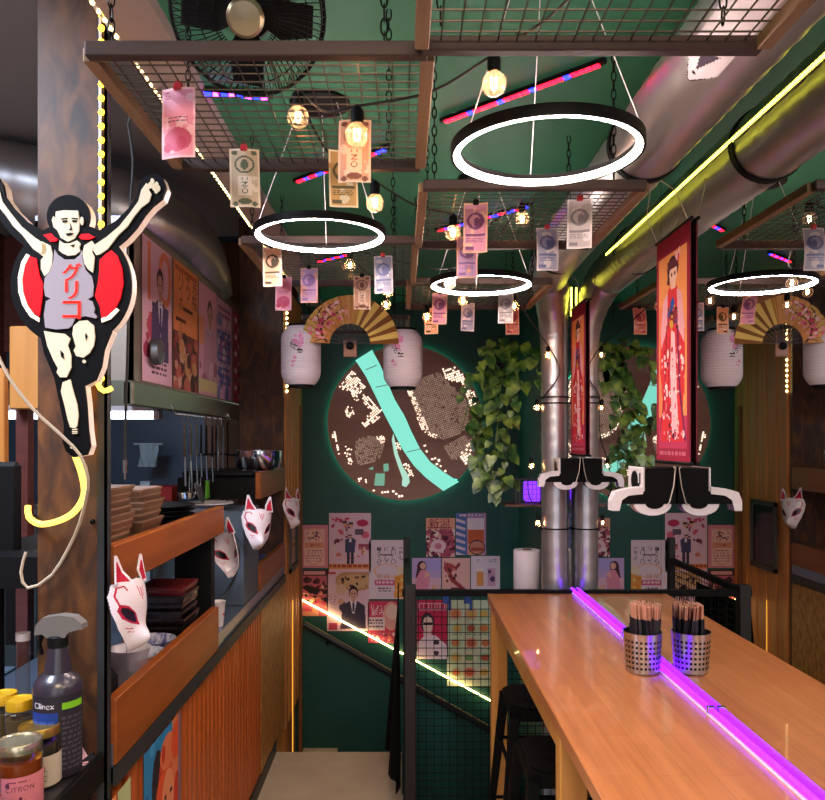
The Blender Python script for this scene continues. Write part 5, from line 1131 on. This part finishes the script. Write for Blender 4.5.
# ------------------------------------------------------------------ black shelf with jars and spray bottle
zj = 1.026
t = thing('jar_shelf', 'black shelf in front of the pillar carrying jars and a spray bottle', 'shelf', (-.95, 1.5, .98))
put('shelf_panel', MB().bb((-1.35, 1.1, .99), (XL-.005, 1.875, zj), bev=.003), mat('black_shelf', '#1c1b1e', .4), t); put('front_lip', MB().bb((XL-.010, 1.1, .96), (XL+.004, 1.875, zj+.006), bev=.002), BLK, t)
put('bracket', MB().bb((-1.3, 1.84, .60), (-1.27, 1.875, .99)).bb((-.8, 1.84, .60), (-.77, 1.875, .99)), BLK, t)
for x in (-1.32, -.79): put('leg', MB().bb((x, 1.12, 0), (x+.04, 1.16, .99)), BLK, t)
def jar(x, y, r, h, content, lid, lab, label, draw=None, cap=.02):
    t = thing('jar', label, 'jar', (x, y, zj), 'preserve jars on the black shelf')
    put('content', MB().lathe([(.0, .004), (r*.92, .004), (r*.95, .012), (r*.95, h*.72), (.0, h*.72)], (x, y, zj), 32), mat('content_'+content[1:], content, .25, coat=.5), t)
    put('glass', MB().lathe([(.0, .001), (r*.95, .001), (r, .008), (r, h*.80), (r*.88, h*.90), (r*.88, h-.004)], (x, y, zj), 32, cap=False), JARG, t)
    put('lid', MB().lathe([(r*.90, h-cap), (r*.96, h-cap), (r*.97, h-.003), (r*.94, h), (r*.86, h-.0005), (r*.82, h-.003), (.0, h-.003)], (x, y, zj), 36), lid, t)
    if lab:
        c = Cv(2*r*1.6, h*.5, .0014, lab); (draw or (lambda c: None))(c); th0 = math.atan2(-y, -x)
        sheet('paper_label', c, lambda U, V: (x+(r+.0008)*np.cos(th0+(U-.5)*3.2), y+(r+.0008)*np.sin(th0+(U-.5)*3.2), zj+h*.06+h*.5*(1-V)), PAPER, t)
    return t
SILV = mat('silver_gold_lid', '#cfc4a4', .25, .9)
def lb1(c): c.rect(0, 0, 1, 1, '#d8808c').ell(.36, .22, .03, .07, '#5a3050').txt('CITRON', .52, .34, .07, '#6a2c3c').rows(.36, .12, .64, .2, 1, '#8a3c50', .5).blot(['#5a2438', '#3c1c28'], 9, (.34, .6, .6, .8), (.012, .022))
def lb2(c): c.rect(0, 0, 1, 1, '#c8bca8').ell(.34, .72, .035, .12, '#2c2024').txt('MIEL', .5, .42, .08, '#5a4c48').rows(.38, .56, .62, .85, 4, '#8a7c74', .4)
jar(-.812, 1.61, .0475, .142, '#8a3c10', SILV, '#d8808c', 'amber honey jar with pink label, lid catching the light', lb1)
jar(-.818, 1.715, .0455, .135, '#3a3430', BRASS, '#c8bca8', 'dark jar with cream label next to the spray bottle', lb2)
jar(-.835, 1.49, .044, .132, '#5c3a30', SILV, '#d8808c', 'pink-labelled jar cut off by the photo edge, lowest', lb1)
jar(-.905, 1.80, .032, .165, '#5a4c30', YLID, None, 'yellow-lidded jar nearer to the amber honey jar', cap=.024)
jar(-.965, 1.84, .032, .165, '#5a4c30', YLID, None, 'yellow-lidded jar further back beside the glass tube jar', cap=.024)
sx, sy = P(58, 776, 1.775).x, 1.775
t = thing('spray_bottle', 'black spray bottle with blue label in front of the pillar', 'bottle', (sx, sy, zj))
put('body', MB().lathe([(.0, .001), (.048, .001), (.052, .008), (.053, .13), (.055, .195), (.053, .21), (.044, .226), (.030, .236), (.026, .262), (.022, .292), (.020, .30), (.0, .30)], (sx, sy, zj), 36), mat('dark_bottle', '#2e2a34', .3, coat=.3), t)
put('collar', MB().lathe([(.021, .294), (.023, .296), (.023, .318), (.018, .322)], (sx, sy, zj), 24), BLKP, t)
hd = MB(); Z0 = zj+.32
hd.prism([(-.048, .004), (-.046, .026), (-.03, .044), (.01, .050), (.042, .046), (.062, .030), (.064, .018), (.05, .016), (.03, .010), (.022, -.002), (-.02, -.002), (-.03, .006)], lambda a, b: Vector((sx+a, sy-.016, Z0+b)), lambda a, b: Vector((sx+a, sy+.016, Z0+b)))
sh_ = put('spray_head', hd, mat('grey_head', '#6c6864', .35), t, ang=30)
put('trigger', MB().tube([(sx-.036, sy, Z0+.008), (sx-.044, sy, Z0-.02), (sx-.038, sy, Z0-.045)], .006, 6), BLKP, sh_)
c = Cv(.14, .185, .0014, '#26222c'); c.rect(.0, .20, .5, 1, '#1e3c8c').rect(.56, .08, .96, .17, '#7cc424').txt('Clinex', .26, .11, .10, '#d8d4dc').rows(.56, .26, .96, .95, 11, '#4c4a58', .4).rows(.06, .3, .44, .5, 3, '#3c60b4', .5)
th0 = math.atan2(-sy, -sx)
sheet('printed_label', c, lambda U, V: (sx+(.0545+.001*(1-V))*np.cos(th0+(U-.5)*2.5), sy+(.0545+.001*(1-V))*np.sin(th0+(U-.5)*2.5), zj+.008+.185*(1-V)), PAPER, t)
pk = MB(); q = P(79, 768, 1.82)
for i in range(7): a = i*.9; pk.add([(q.x, 1.82, zj+.003), (q.x+.022*math.cos(a), 1.82+.022*math.sin(a), zj+.002+.022*(i % 3)/2), (q.x+.022*math.cos(a+.7), 1.82+.022*math.sin(a+.7), zj+.03*(i % 2)+.002)], [(0, 1, 2)])
tag(put('crumpled_wrapper', pk, mat('pink_wrapper', '#d8a8bc', .6)), 'crumpled pink wrapper beside the spray bottle', 'wrapper')

# ------------------------------------------------------------------ comic posters on the counter front
def side_sheet(px0, px1, zt, zb, label, draw, bg):
    y0, y1 = dx(px0, XL+.008), dx(px1, XL+.008); c = Cv(y1-y0, zt-zb, .005, bg); draw(c)
    return tag(sheet('comic_sheet', c, flat((XL+.010, y0, zt), (0, y1-y0, 0), (0, 0, zb-zt)), PAPER), label, 'poster', 'comic sheets on the counter front')
def m1(c): c.blot(['#e08048', '#e8a880', '#b84c2c', '#5c3440', '#f0c8b0', '#3c2838'], 110, (0, 0, 1, 1), (.06, .16))
def m2(c): c.rect(0, 0, .3, 1, '#2c80b8').blot(['#3c98d0', '#9cc8d8', '#1c5c94'], 14, (0, 0, .3, 1), (.05, .1)).rect(.3, .0, .75, .12, '#2c80b8').ell(.34, .22, .14, .16, '#241c24').blot(['#d8502c', '#e07850', '#c03c24'], 34, (.4, .1, .95, .5), (.08, .18)).ell(.62, .36, .17, .14, '#e89068').rect(.52, .33, .58, .36, '#3c2020').rect(.68, .33, .74, .36, '#3c2020').blot(['#6a5460', '#4c3840', '#8a6c70', '#d88858'], 40, (.25, .55, 1, 1), (.06, .14)).rect(.93, 0, 1, 1, '#7c6a80')
def m3(c): c.rect(0, 0, 1, 1, '#b8c490').line([(.1, .3), (.6, .2), (.5, .8), (.9, .9)], .06, '#8ca068')
side_sheet(104, 115.5, .90, .30, 'orange comic sheet on the counter front closest to the pillar', m1, '#d88850')
side_sheet(117, 130, .90, .56, 'pale green scrap sheet between the two comic sheets', m3, '#b8c490')
side_sheet(143, 180, .915, .30, 'blue and orange comic sheet on the corrugated counter front', m2, '#c87850')

# ------------------------------------------------------------------ the illuminated runner sign
DS = 1.80
A = lambda x, y: (x/4.706, 160+y/4.706)
B = lambda x, y: (x/4.706, 330+y/4.706)
def S(px, d_): q = P(px[0], px[1], DS); return Vector((q.x, d_, q.z))
t = thing('runner_sign', 'glowing sign of a runner with raised arms before a red disc', 'sign', P(70, 455, DS))
mir = lambda q: [(2*330-x, y) for x, y in q]
bk, sd = MB(), MB()
def out(poly, dd=0.):
    f0 = lambda x, y: S((x, y), DS+.004+dd); f1 = lambda x, y: S((x, y), DS+.013+dd); bk.prism(poly, f0, f1)
    cx_ = sum(p[0] for p in poly)/len(poly); cy_ = sum(p[1] for p in poly)/len(poly)
    sd.prism(poly, lambda x, y: S((x, y), DS+.0131+dd), lambda x, y: S((x, y), DS+.042+dd))
def ellp(c_, rx, ry, n=48, a0=0, a1=2*PI): return [(c_[0]+rx*math.cos(a0+(a1-a0)*i/n), c_[1]+ry*math.sin(a0+(a1-a0)*i/n)) for i in range(n)]
arm = [(420, 345), (470, 325), (540, 285), (600, 225), (640, 170), (650, 115), (672, 78), (720, 58), (762, 78), (780, 130), (762, 178), (715, 215), (680, 255), (640, 315), (590, 370), (540, 410), (480, 450), (430, 470)]
out(ellp(A(330, 585), 285/4.706, 290/4.706, 64)); out([A(*p) for p in arm], .0004); out([A(*p) for p in mir(arm)], .0004)
out(ellp(A(316, 262), 101/4.706, 102/4.706), .0008); out([A(240, 330), A(390, 330), A(420, 480), A(200, 480)], .0006)
legs = [A(175, 700), A(500, 700), B(520, 5), B(485, 90), B(472, 170), B(445, 236), B(392, 262), B(402, 345), B(410, 470), B(420, 545), B(405, 588), B(340, 600), B(305, 570), B(290, 525), B(297, 450), B(275, 340), B(250, 222), B(203, 110), B(178, 0)]
out(legs, .0005)
put('black_outline', bk, mat('sign_black', '#070608', .6, spec=.1), t); put('side_return', sd, mat('white_acrylic_edge', '#e8d8d0', .4, emit='#ffdcc0', es=.30), t)
wh, rd, gy, mk, cr = MB(), MB(), MB(), MB(), MB()
PIECE = {id(wh): ('white_panel', mat('sign_white_panel', '#b8ac98', .4, emit='#ffe8c0', es=.40)), id(gy): ('vest_panel', mat('sign_vest_panel', '#887e86', .4, emit='#e8d0e0', es=.17)),
         id(rd): ('red_panel', mat('sign_red_panel', '#a8000c', .5, emit='#ff0a1c', es=.72, spec=.2)), id(cr): ('cream_arc', mat('sign_cream_arc', '#f4e4d0', .4, emit='#ffe8cc', es=.7))}
def face(mb, poly, f, k=0):
    if mb is not mk:
        nm, m_ = PIECE[id(mb)]; pc = MB()
    else: pc = mk
    pc.prism([f(*p) for p in poly], lambda x, y: S((x, y), DS-.000-k*.002), lambda x, y: S((x, y), DS+.0039))
    if mb is not mk: put(nm, pc, m_, t)
armw = [(452, 447), (438, 425), (446, 398), (500, 362), (560, 312), (610, 250), (650, 195), (665, 140), (688, 108), (702, 118), (700, 140), (712, 160), (700, 196), (665, 222), (632, 262), (600, 310), (556, 352), (505, 418), (470, 442)]
face(wh, armw, A); face(wh, mir(armw), A)
for (x, y) in ((706, 118), (716, 100), (724, 128), (736, 116), (734, 142), (744, 132)): face(wh, ellp((x, y), 9, 15, 12), A)
for (x, y) in ((706, 118), (716, 100), (724, 128)): face(wh, ellp((660-x, y), 9, 15, 12), A)
face(wh, [(262, 242), (300, 236), (366, 238), (374, 290), (370, 335), (350, 368), (318, 384), (285, 366), (270, 332), (252, 316), (243, 282), (250, 264), (260, 272)], A)
face(wh, ellp((384, 286), 8, 20, 12), A)
face(wh, [(280, 378), (300, 392), (330, 392), (362, 378), (378, 392), (372, 412), (376, 428), (352, 446), (318, 450), (292, 438), (276, 424)], A)
face(wh, [(196, 382), (236, 402), (246, 440), (243, 490), (230, 528), (208, 546), (192, 512), (192, 470), (205, 455), (186, 440), (198, 430)], A); face(wh, [(396, 402), (432, 380), (446, 400), (432, 430), (444, 455), (440, 500), (436, 530), (414, 514), (396, 486), (388, 440)], A)
face(gy, [(256, 420), (272, 446), (304, 468), (350, 468), (376, 446), (384, 424), (390, 480), (404, 520), (432, 548), (440, 590), (436, 640), (412, 656), (434, 664), (446, 700), (440, 716), (456, 736), (450, 745), (400, 734), (354, 742), (336, 780), (320, 792), (260, 797), (212, 788), (206, 730), (216, 664), (238, 652), (212, 640), (206, 600), (210, 556), (236, 524), (250, 478)], A)
face(gy, [(342, 800), (352, 762), (400, 742), (446, 752), (464, 800), (455, 842), (420, 842), (345, 842)], A) if False else None
face(wh, [(206, 4), (250, 12), (305, 18), (330, 40), (318, 72), (334, 120), (334, 176), (312, 222), (282, 222), (266, 200), (272, 180), (250, 140), (222, 74)], B)
face(wh, [(345, -18), (372, -42), (410, -46), (440, -22), (446, 30), (440, 74), (420, 108), (390, 130), (358, 122), (346, 96), (356, 78), (340, 20)], B)
face(wh, [(294, 246), (330, 232), (344, 288), (362, 350), (368, 400), (362, 452), (352, 462), (330, 458), (318, 420), (302, 350), (286, 290)], B)
for y in (466, 476, 484): face(wh, [(338, y), (364, y-2), (362, y+3), (340, y+5)], B)
face(wh, ellp((395, 148), 8, 8, 12), B); face(wh, ellp((338, 552), 8, 7, 12), B)
face(rd, [(140, 452), (170, 462), (176, 500), (184, 540), (200, 580), (198, 640), (190, 700), (184, 735), (160, 722), (130, 680), (110, 620), (106, 560), (118, 495)], A)
face(rd, [(468, 470), (500, 440), (524, 424), (552, 450), (574, 510), (580, 580), (566, 650), (540, 700), (500, 742), (476, 740), (470, 690), (446, 640), (460, 580), (466, 530)], A)
face(rd, [(202, 352), (240, 344), (256, 362), (272, 372), (262, 382), (236, 384)], A); face(rd, [(382, 348), (416, 346), (446, 362), (416, 374), (380, 372), (370, 362)], A)
face(cr, [(138, 448), (116, 492), (102, 560), (107, 622), (128, 684), (160, 728), (184, 742), (182, 762), (140, 736), (106, 684), (86, 620), (84, 550), (100, 480), (124, 440)], A); face(cr, [(476, 746), (520, 722), (548, 696), (560, 706), (520, 748), (478, 764)], A)
for p_ in ([(292, 286), (316, 284), (318, 292), (298, 296)], [(340, 284), (364, 284), (360, 294), (342, 293)], [(288, 276), (318, 272), (318, 277), (290, 281)], [(338, 272), (368, 275), (366, 280), (338, 277)], [(330, 296), (334, 320), (326, 330), (340, 331), (338, 318)], [(308, 348), (330, 343), (348, 345), (334, 356), (318, 358)], [(330, 402), (352, 398), (346, 412)]): face(mk, p_, A, 1)
for p_ in ([(285, 95), (300, 110), (302, 138), (288, 125)], [(404, 14), (414, 30), (406, 50), (402, 30)]): face(mk, p_, B, 1)
face(mk, [(40, 280), (54, 300), (58, 318), (44, 302)], A, 1)
put('ink_mark', mk, mat('sign_black'), t)
TXT = mat('sign_red_letter', '#b81c18', .4, emit='#ff3420', es=.8)
for ch, y in (('グ', 528), ('リ', 612), ('コ', 706)):
    q = S(A(338, y), DS-.0015)
    for o_ in (-.0016, 0, .0016): lettering('red_letter', ch, .042, q+Vector((o_, -abs(o_)*.2, o_*.4)), (1, 0, 0), (0, 0, 1), TXT, t, -.0)
put('halo_light', MB().tube([S(A(*p), DS+.068) for p in ((120, 480), (110, 600), (160, 720), (300, 800), (450, 760), (540, 660), (560, 540), (500, 420))], .006, 6).tube([S(B(*p), DS+.068) for p in ((240, 90), (300, 300), (340, 470), (350, 590))], .006, 6), YEL, t)
put('wall_spacer', MB().tube([S(A(330, 600), DS+.06), S(A(330, 600), 1.888)], .012, 8).tube([S(B(350, 400), DS+.06), S(B(350, 400), 1.888)], .012, 8), BLKP, t)
# glowing rope and cables by the sign
rp = smooth_path([tuple(P(x, y, d_)) for x, y, d_ in ((75, 455, 1.85), (82, 475, 1.85), (84, 495, 1.85), (74, 512, 1.85), (58, 521, 1.85), (40, 524, 1.86), (29, 517, 1.86), (28, 506, 1.87))], .01)
t = thing('rope_light', 'amber rope light curling down from the foot of the runner sign', 'light string', P(60, 524, 1.85))
put('rope', MB().tube([q[:3] for q in rp], .0078, 8), NEON('rope_glow', '#ffd25a', 2.6), t)
cable('clear_cable', [P(-4, 350, 1.75), P(8, 376, 1.75), P(32, 408, 1.76), P(62, 436, 1.77), P(80, 455, 1.78), P(88, 478, 1.79), P(86, 500, 1.82), P(75, 535, 1.86), P(52, 575, 1.87), P(28, 588, 1.87), P(21, 572, 1.87), P(26, 552, 1.875)], 'clear cable looping across the runner sign and pillar', .004, CLEARC)
lp = smooth_path([tuple(P(x, y, 1.86)) for x, y in ((104, 352, ), (99, 370), (98, 384), (104, 391), (112, 388))], .01)
tag(put('rope_light', MB().tube([q[:3] for q in lp], .0065, 8), NEON('rope_glow', '#ffd25a', 2.6)), 'short amber rope light tail beside the knee of the runner', 'light string')
cable('black_cable', [P(135, 105, 1.86), P(128, 125, 1.86), P(133, 160, 1.86), P(128, 240, 1.86), P(128, 330, 1.86), P(126, 400, 1.86), P(125, 462, 1.86)], 'black cable hanging straight down beside the pillar with a metal plug', .0035)
q = P(125, 468, 1.86); tag(put('jack_plug', MB().tube([q+Vector((0, 0, .02)), q+Vector((0, 0, -.012))], .006, 8).tube([q+Vector((0, 0, -.012)), q+Vector((0, 0, -.028))], .003, 8), CHROME), 'metal plug at the end of the hanging black cable', 'plug')
